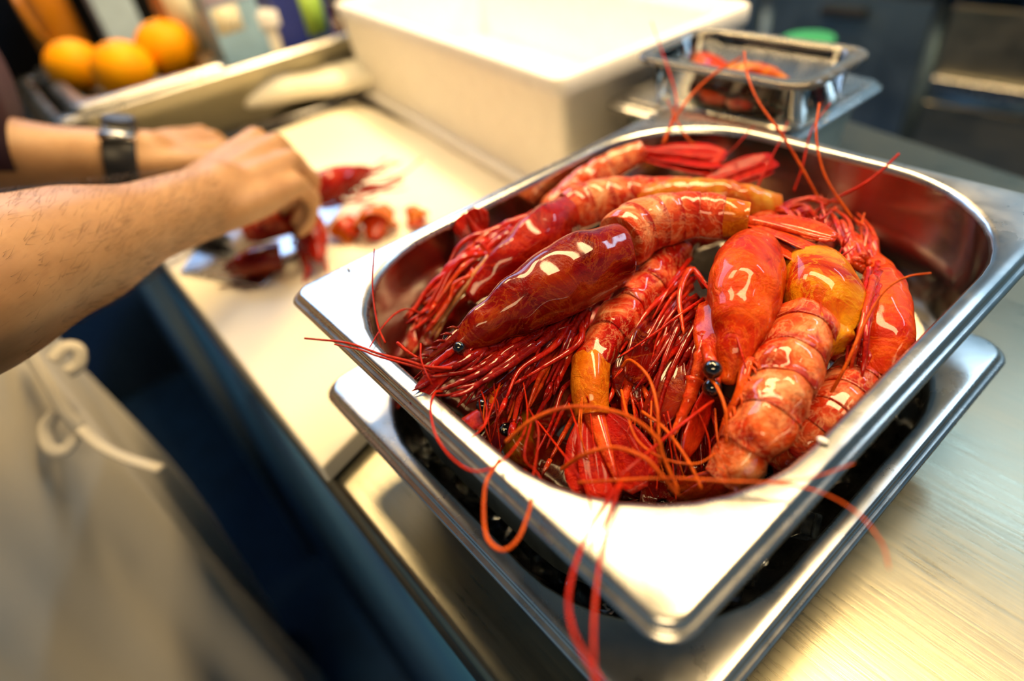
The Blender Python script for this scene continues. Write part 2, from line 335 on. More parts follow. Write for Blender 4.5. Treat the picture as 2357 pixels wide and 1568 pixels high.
k.build('rim_and_inside', M['foam'], bx)
k = MB(); k.loft([rq(-0.004, 0.0185, 0.01), rq(-0.002, 0.0195, 0.01), rq(-0.002, 0.0305, 0.01), rq(-0.004, 0.0315, 0.01)]); k.build('foam_slab', M['foam'], label='flat white foam slab lying under the fish box', cat='slab')
# ------------------------------------------------------------------ pans beyond the prawn pan
st = gn_pan('small_pan', (-0.085, 0.343, 0.088, 0.500), 0.118, 0.117, 0.022, 0.010, 'small stainless steel pan behind the prawn pan, under the clear tub', rc=0.012, taper=0.006)
b = MB(); b.loft([rrect(-0.078, 0.350, 0.081, 0.493, 0.02, z) for z in (0.1185, 0.1205)]); b.build('pan_lid', M['pan_steel'], st, bevel=0.0006)
M['clear'] = NT('clear_plastic').set(Base_Color=(0.93, 0.91, 0.86), Roughness=0.03, Transmission_Weight=1.0, IOR=1.25)
tx0, ty0, tx1, ty1 = -0.052, 0.347, 0.098, 0.436
tb = thing('clear_tub', ((tx0 + tx1) / 2, (ty0 + ty1) / 2, 0.1215), 'clear plastic tub with thick dark rim holding prawn heads behind the pan', 'tub')
T_ = lambda o, z, r=0.02: rrect(tx0 + o, ty0 + o, tx1 - o, ty1 - o, r, z, 6)
b = MB(); b.loft([T_(0.012, 0.1222), T_(0.0065, 0.1235), T_(0.004, 0.158), T_(0.0062, 0.158), T_(0.0085, 0.125), T_(0.014, 0.1242)]); b.build('tub_wall', M['clear'], tb)
M['smoke'] = NT('smoked_rim').set(Base_Color=(0.45, 0.43, 0.38), Roughness=0.10, Transmission_Weight=0.8, IOR=1.45, Coat_Weight=0.5)
b = MB(); 
for z0, z1, o in ((0.1555, 0.160, -0.004),):
    b.loft([T_(0.0062, z0), T_(o + .001, z0), T_(o, z0 + .001), T_(o, z1 - .001), T_(o + .001, z1), T_(0.0062, z1), T_(0.0062, z0)], False, False)
b.build('tub_rim', M['smoke'], tb)
# green lidded jar near the far table edge
gx, gy, _ = (-0.1350, 0.7890, 0.0500)
M['green'] = plain('green_plastic', (0.03, 0.27, 0.09), 0.4)
gj = thing('lidded_jar', (gx, gy, 0), 'squat jar with round green lid behind the clear tub', 'jar')
C_ = lambda r, z, n=24: [(gx + r * math.cos(2 * PI * i / n), gy + r * math.sin(2 * PI * i / n), z) for i in range(n)]
b = MB(); b.loft([C_(0.026, 0.0005), C_(0.030, 0.004), C_(0.030, 0.040), C_(0.028, 0.043)]); b.build('jar_body', M['clear'], gj)
b = MB(); b.loft([C_(0.033, 0.041), C_(0.034, 0.043), C_(0.034, 0.052), C_(0.032, 0.054)]); b.build('jar_lid', M['green'], gj)
# ------------------------------------------------------------------ cabinets on the far side of the aisle
def cab(x0, x1, kind, label):
    y = 1.80
    t = thing('steel_cabinet', ((x0 + x1) / 2, y + 0.3, -0.88), label, 'cabinet')
    k = MB(); k.box(((x0 + x1) / 2, y + 0.32, -0.49), (x1 - x0 - 0.004, 0.6, 0.76)); k.build('carcass', M['cab_steel'], t)
    if kind == 'drawers':
        for z0, z1 in ((-0.33, -0.145), (-0.60, -0.375), (-0.86, -0.635)):
            k = MB(); k.box(((x0 + x1) / 2, y + 0.005, (z0 + z1) / 2), (x1 - x0 - 0.03, 0.03, z1 - z0)); d = k.build('drawer', M['drawer'], t, bevel=0.004)
            k = MB(); k.box(((x0 + x1) / 2, y - 0.025, z0 + 0.012), (x1 - x0 - 0.05, 0.03, 0.03)); k.build('handle', M['pan_steel'], d, bevel=0.005)
    else:
        k = MB(); k.box(((x0 + x1) / 2, y + 0.005, -0.50), (x1 - x0 - 0.03, 0.03, 0.72)); d = k.build('door', M['cab_steel'], t, bevel=0.004)
        k = MB(); k.box(((x0 + x1) / 2, y - 0.02, -0.18), (0.12, 0.03, 0.025)); k.build('handle', M['black'], d, bevel=0.004)
cab(-0.32, 0.25, 'drawers', 'steel cabinet of wide drawers across the aisle, at the picture edge')
cab(-0.80, -0.33, 'door', 'steel cabinet with one plain door and dark handle across the aisle')
cab(-1.30, -0.81, 'door', 'steel door cabinet mostly hidden behind the foam box')
ct = thing('far_counter', (-0.5, 2.1, -0.11), 'dark steel counter slab over the cabinets across the aisle', 'counter')
k = MB(); k.box((-0.5, 2.08, -0.085), (1.8, 0.64, 0.045)); k.build('counter_top', M['cab_steel'], ct, bevel=0.006)
# ------------------------------------------------------------------ left end: hob, tray with oranges, packages, towel
hb = thing('side_counter', (-1.1, 0.2, -0.88), 'dark counter with steel edge rails beyond the cutting board', 'counter')
k = MB(); k.box((-1.12, 0.40, -0.45), (0.96, 0.88, 0.856)); k.build('carcass', M['cab_steel'], hb)
k = MB(); k.box((-1.12, 0.40, -0.006), (0.97, 0.89, 0.03)); k.build('black_top', M['black'], hb, bevel=0.004)
P1, P2 = V((-0.7100, 0.1470, 0.0300)), V((-0.6780, 0.3690, 0.0300))
k = MB(); q = (P2 - P1).normalized(); 
k.tube([P1 - V((0.012, 0, 0.004)), P2 + q * 0.25 - V((0.012, 0, 0.004))], 0.013, 12); k.build('edge_rail', M['pan_steel'], hb)
k = MB(); k.tube([P1 + V((0.035, 0.0, -0.018)), P2 + q * 0.2 + V((0.035, 0, -0.018))], 0.009, 12); k.build('edge_rail', M['pan_steel'], hb)
k = MB(); kn = V((-0.7740, 0.1350, 0.0300)); k.loft([[(kn.x + 0.0 + e, kn.y + r * math.cos(a), kn.z + r * math.sin(a)) for a in [2 * PI * i / 16 for i in range(16)]] for e, r in ((-0.01, 0.016), (0.008, 0.016), (0.011, 0.013))]); k.build('knob', M['black'], hb)
# big pan
Pa, Pb = V((-0.6240, -0.0370, 0.1040)), V((-0.6660, 0.3660, 0.1040))
bp = gn_pan('deep_tray', (-0.975, -0.036, -0.648, 0.492), 0.104, 0.090, 0.03, 0.012, 'long stainless steel tray holding oranges and packages', mi=M['pan_inside'], rc=0.012)
ip = gn_pan('small_tray', (-0.974, -0.010, -0.652, 0.190), 0.1125, 0.030, 0.03, 0.020, 'small steel insert tray under the oranges', rc=0.012)
n = NT('orange_peel'); cc = n.ramp(n.noise(20, 3), [(0.3, (0.92, 0.31, 0.0)), (0.7, (0.98, 0.46, 0.0))]); n.bump(n.noise(450, 2), 0.4, 0.001); M['orange'] = n.set(Base_Color=cc, Roughness=0.5, Specular_IOR_Level=0.15)
for (c, r, l) in (((-0.7760, 0.1500, 0.1250), 0.043, 'orange lying nearest the blue carton'), ((-0.7370, 0.0770, 0.1220), 0.040, 'yellowest orange, in the middle of the tray'), ((-0.8560, 0.0350, 0.1210), 0.039, 'darker orange at the near end of the tray')):
    c = V(c); c.z = 0.084 + r * 0.94; k = MB(); t = thing('orange', (c.x, c.y, c.z - r), l, 'orange')
    k.ball(c, r, 28, 18, (1, 1, 0.94)); k.build('peel', M['orange'], t)
    k = MB(); k.ball(c + V((0.3, -0.2, 0.92)).normalized() * r * 0.95, 0.0035, 8, 5, (1, 1, 0.5)); k.build('stem_button', M['green'], t)
M['pblue'] = plain('package_blue', (0.30, 0.50, 0.66), 0.4, var=0.15); M['porange'] = plain('package_orange', (0.85, 0.42, 0.12), 0.4, var=0.1)
M['pcream'] = plain('package_cream', (0.86, 0.78, 0.55), 0.5); M['pnavy'] = plain('package_navy', (0.015, 0.03, 0.22), 0.4); M['pred'] = plain('package_red', (0.42, 0.02, 0.015), 0.4)
M['pgreen'] = plain('label_green', (0.32, 0.52, 0.06), 0.5); M['pgrey'] = plain('label_grey', (0.5, 0.48, 0.5), 0.5); M['plilac'] = plain('label_lilac', (0.62, 0.56, 0.78), 0.5); M['pwhite'] = plain('plastic_white', (0.85, 0.80, 0.68), 0.4)
def carton(x, y, z0, dx, dy, h, m, label, rz=0.06, bands=(), name='carton'):
    t = thing(name, (x, y, z0), label, 'package')
    k = MB(); k.box((x, y, z0 + h / 2), (dx, dy, h), rz); k.build('package_body', m, t, bevel=0.002)
    for a, c, mm, y0, y1 in bands:
        k = MB(); k.box((x + (dx / 2) * math.cos(rz), y + (dx / 2) * math.sin(rz) + dy * (y0 + y1) / 2, z0 + h * (a + c) / 2), (0.0016, dy * (y1 - y0) * 0.98, h * (c - a)), rz); k.build('label_panel', mm, t)
c = V((-0.7540, 0.2230, 0.1040))
zz = 0.016
carton(-0.715, c.y + 0.012, zz, 0.05, 0.072, 0.185, M['pblue'], 'light blue carton with lilac top band beside the oranges', bands=((0.86, 0.99, M['plilac'], -0.5, 0.5), (0.66, 0.84, M['pcream'], -0.45, 0.1)))
carton(-0.80, c.y - 0.022, zz, 0.06, 0.07, 0.23, M['porange'], 'orange and cream carton between the oranges and blue carton', bands=((0.4, 0.95, M['pcream'], -0.5, 0.2),))
c2 = V((-0.6990, 0.3210, 0.1040))
carton(-0.715, c2.y + 0.01, zz, 0.05, 0.088, 0.19, M['pnavy'], 'navy packet with grey and green label beside the foam box', bands=((0.47, 0.80, M['pgrey'], -0.5, 0.0), (0.47, 0.80, M['pgreen'], 0.0, 0.4)))
carton(-0.86, 0.31, zz, 0.06, 0.08, 0.24, M['pred'], 'dark red packet standing behind the white jar')
j = V((-0.7490, 0.2730, 0.1040)); jx, jy = -0.72, j.y + 0.012
t = thing('plastic_jar', (jx, jy, zz), 'white plastic jar with wide lid beside the blue carton', 'jar')
C2 = lambda r, z, n=22: [(jx + r * math.cos(2 * PI * i / n), jy + r * math.sin(2 * PI * i / n), z) for i in range(n)]
k = MB(); k.loft([C2(0.026, zz), C2(0.030, zz + .003), C2(0.030, 0.128), C2(0.027, 0.132)]); k.build('jar_body', M['pwhite'], t)
k = MB(); k.loft([C2(0.033, 0.130), C2(0.034, 0.132), C2(0.034, 0.152), C2(0.032, 0.154)]); k.build('jar_lid', M['foam'], t)
# towel on the rails
k = MB(); c0, c1 = V((-0.6930, 0.2030, 0.0520)), V((-0.6350, 0.3530, 0.0520)); du = (c1 - c0).normalized(); dv = V((-du.y, du.x, 0)); rings = []
L = (c1 - c0).length + 0.16
for i in range(22):
    s = i / 21; p = c0 + du * (L * s); ring = []
    wd_ = 0.050 * (0.55 + 0.45 * min(1, s * 5)); hh = 0.017 * (0.6 + 0.4 * min(1, s * 6)) * (1 + 0.15 * math.sin(9 * s))
    for q in range(14):
        a = 2 * PI * q / 14; ring.append(p + dv * (wd_ * math.cos(a) + 0.008 * math.sin(7 * s)) + V((0, 0, hh * (abs(math.sin(a)) ** 0.6) * (1 if math.sin(a) > 0 else -1) + 0.003 * math.sin(14 * s + 2 * math.cos(a)))))
    rings.append(ring)
k.loft(rings); k.build('kitchen_towel', M['cloth'], label='folded cream towel lying over the steel rails', cat='towel')
# things at the far left end
t = thing('juice_jug', (-1.43, 0.085, 0.01), 'glass jug of orange juice at the dark far end', 'jug')
C3 = lambda r, z, n=20: [(-1.43 + r * math.cos(2 * PI * i / n), 0.09 + r * math.sin(2 * PI * i / n), z) for i in range(n)]
M['juice'] = plain('orange_juice', (0.62, 0.22, 0.006), 0.25, coat=0.5)
k = MB(); k.loft([C3(0.045, 0.013), C3(0.050, 0.017), C3(0.048, 0.2), C3(0.036, 0.24)]); k.build('jug_body', M['juice'], t)
k = MB(); k.loft([C3(0.037, 0.24), C3(0.039, 0.245), C3(0.039, 0.265), C3(0.034, 0.268)]); k.build('cap', M['black'], t)
k = MB(); k.tube(spline([(-1.385, 0.06, 0.2), (-1.35, 0.045, 0.17), (-1.35, 0.05, 0.1), (-1.382, 0.07, 0.07)], 12), 0.007, 8); k.build('handle', M['juice'], t)
carton(-1.36, 0.20, 0.01, 0.06, 0.075, 0.26, plain('package_pale_blue', (0.55, 0.70, 0.80), 0.4), 'pale blue upright packet at the dark far end', rz=0.0, name='upright_packet')
bk = MB(); bk.box((-1.56, 0.4, 0.35), (0.03, 1.4, 0.7)); bk.build('trim_1', M['black'], kind='structure')
bk = MB(); bk.box((-1.56, 0.4, -0.46), (0.03, 1.4, 0.82)); bk.build('trim_2', M['cab_steel'], kind='structure')
# ------------------------------------------------------------------ prawns
def frames(P, up):
    out = []
    for i, p in enumerate(P):
        t = (P[min(i + 1, len(P) - 1)] - P[max(i - 1, 0)]).normalized()
        u = up[i] if isinstance(up, list) else up
        u = (u - t * u.dot(t)).normalized()
        out.append((p, t, t.cross(u), u))
    return out
def sp(x, e): return math.copysign(abs(x) ** e, x)
CAR = [(0, .86), (.06, .95), (.18, 1.0), (.38, .97), (.60, .80), (.80, .56), (1, .30)]
def nz(p, s, k): return noise.noise(V(p) * s) * k
def carapace(t, P, up, w, hd, hv, m, label=None, torn=0.0, prof=CAR, keel=0.16):
    F = frames(spline(P, 30), up); k = MB(); rings = []
    N = 26
    def ring(f, s, tt, sc=1.0):
        p, tn, sd, u = f; r = []
        for j in range(N):
            a = 2 * PI * j / N; c, sn = math.cos(a), math.sin(a)
            x = w * s * sp(c, .9); y = (hd if sn > 0 else hv) * s * sp(sn, .85)
            if sn > 0: y += hd * keel * (0.35 + tt) * s * math.exp(-((a - PI / 2) / 0.28) ** 2)
            g = 1 - 0.055 * math.exp(-((tt - 0.52 - 0.22 * abs(c)) / 0.035) ** 2) - 0.03 * math.exp(-((tt - 0.09) / 0.02) ** 2)
            q = p + (sd * x + u * y) * g * sc
            q += u * nz(q, 90, 0.0011) + sd * nz(q + V((3, 1, 2)), 90, 0.0011)
            if tt < 0.02: q -= tn * (0.0035 * (1 + 0.8 * sn) * (1 + torn * noise.noise(q * 160)))
            r.append(q)
        return r
    rings.append(ring(F[2], lerp_tab(prof, 0), .07, .90)); rings.append(ring(F[0], lerp_tab(prof, 0), 0, .96)); rings.append(ring(F[0], lerp_tab(prof, 0), 0, 1.0))
    for i in range(1, 30): rings.append(ring(F[i], lerp_tab(prof, i / 29), i / 29))
    k.loft(rings); o = k.build('carapace', m, t, sub=1, label=label)
    return F, o
def rostrum(t, P, up, m, h=0.0035, w=0.0013, teeth=6):
    F = frames(spline(P, 16), up); k = MB(); rings = []
    for i, (p, tn, sd, u) in enumerate(F):
        s = 1 - i / 15 * 0.92
        rings.append([p + sd * (w * s * c) + u * (h * s * sn * (1.0 if sn > 0 else .6)) for c, sn in [(math.cos(2 * PI * j / 10), math.sin(2 * PI * j / 10)) for j in range(10)]])
    k.loft(rings)
    for q in range(teeth):
        p, tn, sd, u = F[1 + int(q * 13 / max(1, teeth))]; s = 1 - q / max(1, teeth) * 0.8
        k.tube([p + u * h * s * .7 - tn * .001, p + u * (h * s + .0012) + tn * .001, p + u * (h * s + .0026 * (0.5 + s / 2)) + tn * .004], [.0009, .0007, .0001], 5)
    return k.build('rostrum', m, t)
def eyes(t, F, at, w, hd, m, r=0.0034, both=True, fwd=0.004, side=None):
    p, tn, sd, u = F[int(at * 29)]
    for s in ((1, -1) if both else (side or 1,)):
        a = p + sd * s * w * .22 + u * hd * .12; c = p + sd * s * w * .62 + u * hd * .15 + tn * fwd
        k = MB(); k.tube([a, a.lerp(c, .5) + tn * .001, c], [r * .5, r * .62, r * .8], 8); e = k.build('eye_stalk', m, t)
        k = MB(); k.ball(c + (c - a).normalized() * r * .4, r, 14, 10); k.build('eye', M['eye'], e, label='glossy black eye')
def blade(k, P, up, w, th=0.0007, tip=0.25, n=14, nu=10, cup=0.0, rib=0.25, ripple=0.0):
    F = frames(spline(P, n), up); rings = []; tones = []
    for i, (p, tn, sd, u) in enumerate(F):
        s = i / (n - 1); ww = w * (0.30 + 0.70 * min(1, s / 0.42) ** 0.75) * (1 - (1 - tip) * max(0, (s - .72) / .28) ** 2)
        ring = []
        for j in range(nu * 2):
            if j < nu: x = -1 + 2 * j / (nu - 1); top = 1
            else: x = 1 - 2 * (j - nu) / (nu - 1); top = -1
            z = th * top * (1 - .8 * abs(x) ** 3) + cup * w * x * x + ripple * w * math.sin(x * 11)
            if top > 0: z += rib * w * math.exp(-(x / .13) ** 2) * (1 - s * .6)
            ring.append(p + sd * ww * x + u * z)
        rings.append(ring); tones.append(0.2 + .5 * s)
    k.loft(rings, tones=tones)
def abdomen(t, P, up, r0, r1, m, n=6, aspect=1.0, belly=0.8, m6=None, pl=None, gap=1.16, skip=(), rough=0.0010):
    Q = spline(P, 61); ups = up if not isinstance(up, list) else [up[0].lerp(up[-1], i / 60) for i in range(61)]
    F = frames(Q, ups)
    def fr(s):
        s = min(1, max(0, s)) * 60; i = min(59, int(s)); a, b = F[i], F[i + 1]; q = s - i
        return tuple(x.lerp(y, q) for x, y in zip(a, b))
    prof = [(-.10, .93, .3), (.02, .965, .25), (.16, .985, .15), (.40, 1.03, .12), (.62, 1.035, .2), (.80, 1.02, .46), (.93, 1.02, .68), (1.02, 1.025, .8), (1.08, 1.03, .85), (1.105, 1.012, .9), (1.09, .95, .9)]
    for i in range(n):
        if i in skip: continue
        rings = []; tones = []
        last = (i == n - 1)
        for a, s, tn_ in prof:
            u_ = (i + a) / n; rr = (r0 + (r1 - r0) * min(1, max(0, u_)) ** 1.2) * s * (0.97 if last else 1)
            if last: rr *= 1 - .10 * max(0, a) 
            p, tg, sd, u = fr(u_)
            if u_ > 1: p = p + tg * (u_ - 1) * (Q[-1] - Q[-8]).length * 8.5
            ring = []
            for j in range(22):
                an = 2 * PI * j / 22; c, sn = math.cos(an), math.sin(an)
                x = rr * sp(c, .92); y = rr * aspect * (sn if sn > 0 else belly * sp(sn, .8))
                if sn > 0: y += rr * .07 * math.exp(-((an - PI / 2) / .22) ** 2) * (1.6 if last else .6)
                # side plates hang lower and reach back
                dn = max(0, -sn) * abs(c)
                q = p + sd * (x * (1 + .06 * dn)) + u * y - u * rr * .22 * dn + tg * (rr * .30 * dn * (a > .7))
                q += u * nz(q, 120, rough) + sd * nz(q + V((5, 2, 1)), 120, rough) + u * nz(q, 320, rough * .45)
                ring.append(q)
            rings.append(ring); tones.append(tn_)
        k = MB(); k.loft(rings, tones=tones); k.build('abdomen_segment', (m6 if last and m6 else m), t, sub=1)
    if pl:
        k = MB(); rs = random.Random(len(P) * 7 + int(r0 * 1e5))
        for i in range(n - 1):
            p, tg, sd, u = fr((i + .5) / n); rr = r0 + (r1 - r0) * i / n
            for s in (1, -1):
                a = p - u * rr * belly * .8 + sd * s * rr * .55
                blade(k, [a, a - u * rr * .7 - tg * rr * .5 + sd * s * rr * .2, a - u * rr * 1.0 - tg * rr * (1.2 + rs.random() * .5) + sd * s * rr * .3], sd * s, rr * .22, .0005, .2, 8, 6, 0, .1)
        k.build('swimmerets', pl, t)
    return fr(1.0)
def tail(t, base, d, up, L, W, m, spread=1.0, m2=None, droop=0.15, which=(0, 1, 2, 3, 4), rib=0.16):
    d = d.normalized(); up = (up - d * up.dot(d)).normalized(); sd = d.cross(up)
    for q in which:
        a = (0, .30, -.30, .62, -.62)[q] * spread; l = L * (0.88, 1.0, 1.0, .92, .92)[q]
        dir_ = d * math.cos(a) + sd * math.sin(a); off = sd * math.sin(a) * W * .7 - up * (0.0012 * (0, 1, 1, 2, 2)[q])
        b0 = base + off
        k = MB()
        if q == 0: 
            F = frames(spline([b0 - d * .002, b0 + d * l * .5 - up * droop * l * .15, b0 + d * l - up * droop * l * .5], 10), up); rings = []
            for i, (p, tn, s_, u) in enumerate(F):
                s = 1 - i / 9 * .86; rings.append([p + s_ * (W * .42 * s * c) + u * (W * .30 * s * sn) for c, sn in [(math.cos(2 * PI * j / 10), math.sin(2 * PI * j / 10)) for j in range(10)]])
            k.loft(rings); k.build('telson', m2 or m, t)
        else:
            u2 = (up + sd * (-.25 if a > 0 else .25)).normalized()
            blade(k, [b0 - dir_ * .001, b0 + dir_ * l * .5 - up * droop * l * .12, b0 + dir_ * l - up * droop * l * (.5 + abs(a))], u2, W * .62, .0006, .45, 14, 12, 0.05, rib, .02)
            k.build('tail_blade', m, t)
def leg(t, pts, r, m, joints=4, name='leg', n=7, sharp=0.35, claw=False):
    Q = spline(pts, 5 * joints + 1); rad = []
    for i in range(len(Q)):
        s = i / (len(Q) - 1); jt = (s * joints) % 1
        rad.append(r * (1 - (1 - sharp) * s) * (1 + .22 * math.exp(-(min(jt, 1 - jt) / .12) ** 2)) * (1.0 if s < .97 else .5))
    k = MB(); k.tube(Q, rad, n, flat=.8)
    if claw:
        d = (Q[-1] - Q[-4]).normalized(); o = d.orthogonal().normalized()
        for s in (1, -1): k.tube([Q[-1], Q[-1] + d * .004 + o * s * .0013, Q[-1] + d * .009 + o * s * .0004], [r * .5, r * .42, r * .1], 6)
    return k.build(name, m, t)
def whisker(t, pts, r, m, taper=0.5, n=None):
    Q = spline(pts, n or max(16, len(pts) * 8)); k = MB()
    k.tube(Q, [r * (1 - (1 - taper) * i / (len(Q) - 1)) for i in range(len(Q))], 6)
    return k.build('antenna', m, t)
def legs_auto(t, F, hv, w, m, count, at0, at1, length, dirs, r=0.0013, sides=(1, -1), seed=1, spread=0.25, bend=0.3):
    """a bundle of walking legs that leaves the underside of the carapace and sweeps along dirs"""
    rs = random.Random(seed)
    for i in range(count):
        for s in sides:
            p, tn, sd, u = F[int((at0 + (at1 - at0) * i / max(1, count - 1)) * 29)]
            a = p - u * hv * .75 + sd * s * w * .45
            d = (dirs + V((rs.uniform(-1, 1), rs.uniform(-1, 1), rs.uniform(-1, 1))) * spread).normalized()
            l = length * rs.uniform(.75, 1.15)
            b = a + (d * .55 - u * bend * .6 + sd * s * bend * .4) * l * .45; c = a + d * l * .75 - u * l * bend * .35 + sd * s * l * bend * .12; e = a + d * l - u * l * bend * .25 * rs.uniform(-.3, 1.4)
            leg(t, [a, b, c, e], r * rs.uniform(.8, 1.2), m, claw=rs.random() < .4)
def scales(t, F, at, w, m, L=0.032, ww=0.006, sides=(1, -1), out=0.25, dn=0.0):
    p, tn, sd, u = F[int(at * 29)]
    for s in sides:
        k = MB(); a = p + sd * s * w * .35 - u * .003; d = (tn + sd * s * out - u * dn).normalized()
        blade(k, [a - d * .004, a + d * L * .5 + u * .0015, a + d * L], (u + sd * s * .5).normalized(), ww, .0008, .3, 12, 8, .08, .12)
        k.build('antennal_scale', m, t)
def stalks(t, F, at, w, m, L=0.02, r=0.0019, n=2):
    p, tn, sd, u = F[int(at * 29)]
    for s in (1, -1):
        leg(t, [p + sd * s * w * .2, p + tn * L * .5 + sd * s * w * .32 + u * .0005, p + tn * L + sd * s * w * .4], r, m, 3, 'antennule', sharp=.6)
def prawn(loc, label): return thing('prawn', loc, label, 'prawn', None)

# --- A: the wine red prawn across the front
upA = V((-0.3280, -0.2409, 0.9128))
pA = [V((0.1300, 0.1220, 0.1500)), V((0.1270, 0.1010, 0.1510)), V((0.1250, 0.0740, 0.1500)), V((0.1220, 0.0490, 0.1470)), V((0.1190, 0.0300, 0.1430))]
A_ = prawn(pA[0], 'prawn with the big glossy wine red head, lying uppermost across the left of the pan')
FA, _ = carapace(A_, pA, upA, .0165, .0165, .0185, M['car_wine'])
rostrum(A_, [FA[27][0] + FA[27][3] * .004, V((0.1210, 0.0230, 0.1480)), V((0.1200, 0.0130, 0.1460)), V((0.1110, 0.0070, 0.1430))], upA, M['car_wine'], .0034)
eyes(A_, FA, .99, .010, .01, M['leg'], .0030, both=False, side=1, fwd=.002)
eyes(A_, FA, .99, .010, .01, M['leg'], .0030, both=False, side=-1, fwd=.002)
frA = abdomen(A_, [V((0.1240, 0.1340, 0.1490)), V((0.1230, 0.1530, 0.1500)), V((0.1290, 0.1740, 0.1480)), V((0.1420, 0.1860, 0.1470)), V((0.1560, 0.1950, 0.1460))], V((-0.0193, 0.1705, 0.9978)), .0150, .0100, M['abd_pink'], m6=M['abd_amber'], aspect=1.05)
tail(A_, frA[0], V((0.1910, 0.1970, 0.1520)) - frA[0], V((0.3115, 0.0161, 0.9554)), .044, .010, M['leg_orange'], .55, droop=.2)
scales(A_, FA, .97, .012, M['leg_dark'], .034, .0052, out=.12, dn=.15)
stalks(A_, FA, .98, .012, M['leg'], .022)
for i, q in enumerate((
    [(0.1330, 0.0520, 0.1360), (0.1360, 0.0340, 0.1370), (0.1360, 0.0200, 0.1390), (0.1330, 0.0100, 0.1390)], [(0.1360, 0.0620, 0.1340), (0.1380, 0.0390, 0.1350), (0.1410, 0.0200, 0.1370), (0.1390, 0.0120, 0.1380)],
    [(0.1350, 0.0740, 0.1320), (0.1390, 0.0490, 0.1340), (0.1400, 0.0280, 0.1360), (0.1370, 0.0170, 0.1380)], [(0.1350, 0.0850, 0.1300), (0.1410, 0.0690, 0.1300), (0.1420, 0.0480, 0.1310), (0.1490, 0.0330, 0.1280)],
    [(0.1360, 0.0930, 0.1300), (0.1460, 0.0810, 0.1280), (0.1460, 0.0600, 0.1280), (0.1450, 0.0480, 0.1280)], [(0.1350, 0.0990, 0.1300), (0.1410, 0.0890, 0.1280), (0.1420, 0.0750, 0.1240), (0.1450, 0.0670, 0.1200)],
    [(0.1260, 0.0420, 0.1390), (0.1280, 0.0260, 0.1410), (0.1230, 0.0160, 0.1410), (0.1140, 0.0110, 0.1420)], [(0.1310, 0.0460, 0.1350), (0.1320, 0.0300, 0.1370), (0.1280, 0.0190, 0.1390), (0.1240, 0.0120, 0.1400)],
    [(0.1350, 0.0790, 0.1260), (0.1400, 0.0600, 0.1220), (0.1420, 0.0470, 0.1180), (0.1500, 0.0340, 0.1120)], [(0.1390, 0.0840, 0.1220), (0.1470, 0.0670, 0.1180), (0.1500, 0.0560, 0.1140), (0.1530, 0.0450, 0.1100)],
    [(0.1330, 0.0690, 0.1250), (0.1350, 0.0480, 0.1240), (0.1360, 0.0320, 0.1240), (0.1330, 0.0220, 0.1220)])):
    leg(A_, [V(p) for p in q], (.0024, .0022, .0023, .0019, .0020, .0017, .0026, .0020, .0030, .0026, .0019)[i], M['leg_dark' if i in (0, 1, 2, 6, 7, 10) else 'leg'], claw=i in (3, 4, 8))
# mouth parts in a fringe below the carapace
k = MB(); rs = random.Random(11)
for i in range(26):
    p, tn, sd, u = FA[5 + int(i * 19 / 26)]
    a = p - u * .0165 * lerp_tab(CAR, (5 + i * 19 / 26) / 29) + sd * rs.uniform(-.004, .009)
    k.tube([a, a + tn * .010 - u * .006 + sd * rs.uniform(-.002, .004), a + tn * rs.uniform(.018, .03) - u * rs.uniform(.004, .012)], [.0010, .0009, .0003], 5)
k.build('mouth_fringe', M['leg_dark'], A_)

# --- B: abdomen and tail fan facing the viewer
upB = V((0.5580, -0.2187, 0.7848))
B_ = prawn(V((0.1280, 0.1690, 0.1250)), 'prawn bent down the middle with amber last segment and spread red tail fan')
b6 = [V((0.1260, 0.1750, 0.1240)), V((0.1360, 0.1470, 0.1260)), V((0.1440, 0.1190, 0.1260)), V((0.1500, 0.0950, 0.1240)), V((0.1550, 0.0800, 0.1200))]
abdomen(B_, b6, V((0.6351, -0.0918, 0.7481)), .0118, .0102, M['abd_red'], n=5, m6=M['abd_red'], belly=.7, rough=.0026)
fb = abdomen(B_, [V((0.1530, 0.0820, 0.1200)), V((0.1620, 0.0710, 0.1180)), V((0.1700, 0.0640, 0.1120))], V((0.5794, -0.2668, 0.7618)), .0104, .0088, M['abd_amber'], n=1, belly=.6)
tail(B_, V((0.1720, 0.0630, 0.1130)), V((0.2040, 0.0450, 0.1060)) - V((0.1720, 0.0630, 0.1130)), V((0.4618, -0.3324, 0.8024)), .040, .0135, M['fan_red'], .55, m2=M['leg_orange'], droop=.1, rib=.12)

# --- C: orange head with the black eye
upC = V((0.8273, 0.1959, 0.5037))
pC = [V((0.1730, 0.1770, 0.1380)), V((0.1860, 0.1510, 0.1410)), V((0.1970, 0.1320, 0.1400)), V((0.2060, 0.1160, 0.1350)), V((0.2110, 0.1040, 0.1270))]
C_ = prawn(pC[0], 'prawn with bulging orange head and shiny black eye, in the middle of the pan')
FC, _ = carapace(C_, pC, upC, .0185, .0165, .0150, M['car_orange'], prof=[(0, .80), (.06, .92), (.2, 1.0), (.42, .98), (.62, .78), (.80, .48), (1, .20)])
rostrum(C_, [FC[25][0] + FC[25][3] * .006, V((0.2190, 0.1000, 0.1320)), V((0.2200, 0.0910, 0.1240)), V((0.2220, 0.0840, 0.1150))], upC, M['car_orange'], .0042, .0016, 8)
for a, c in (((0.1970, 0.1070, 0.1380), (0.2080, 0.0970, 0.1390)), ((0.2030, 0.1090, 0.1280), (0.2100, 0.0950, 0.1310))):
    a, c = V(a), V(c); k = MB(); k.tube([a, a.lerp(c, .5), c], [.0022, .0027, .0034], 8); e_ = k.build('eye_stalk', M['leg_orange'], C_)
    k = MB(); k.ball(c, .0040, 16, 12); k.build('eye', M['eye'], e_, label='glossy black eye')
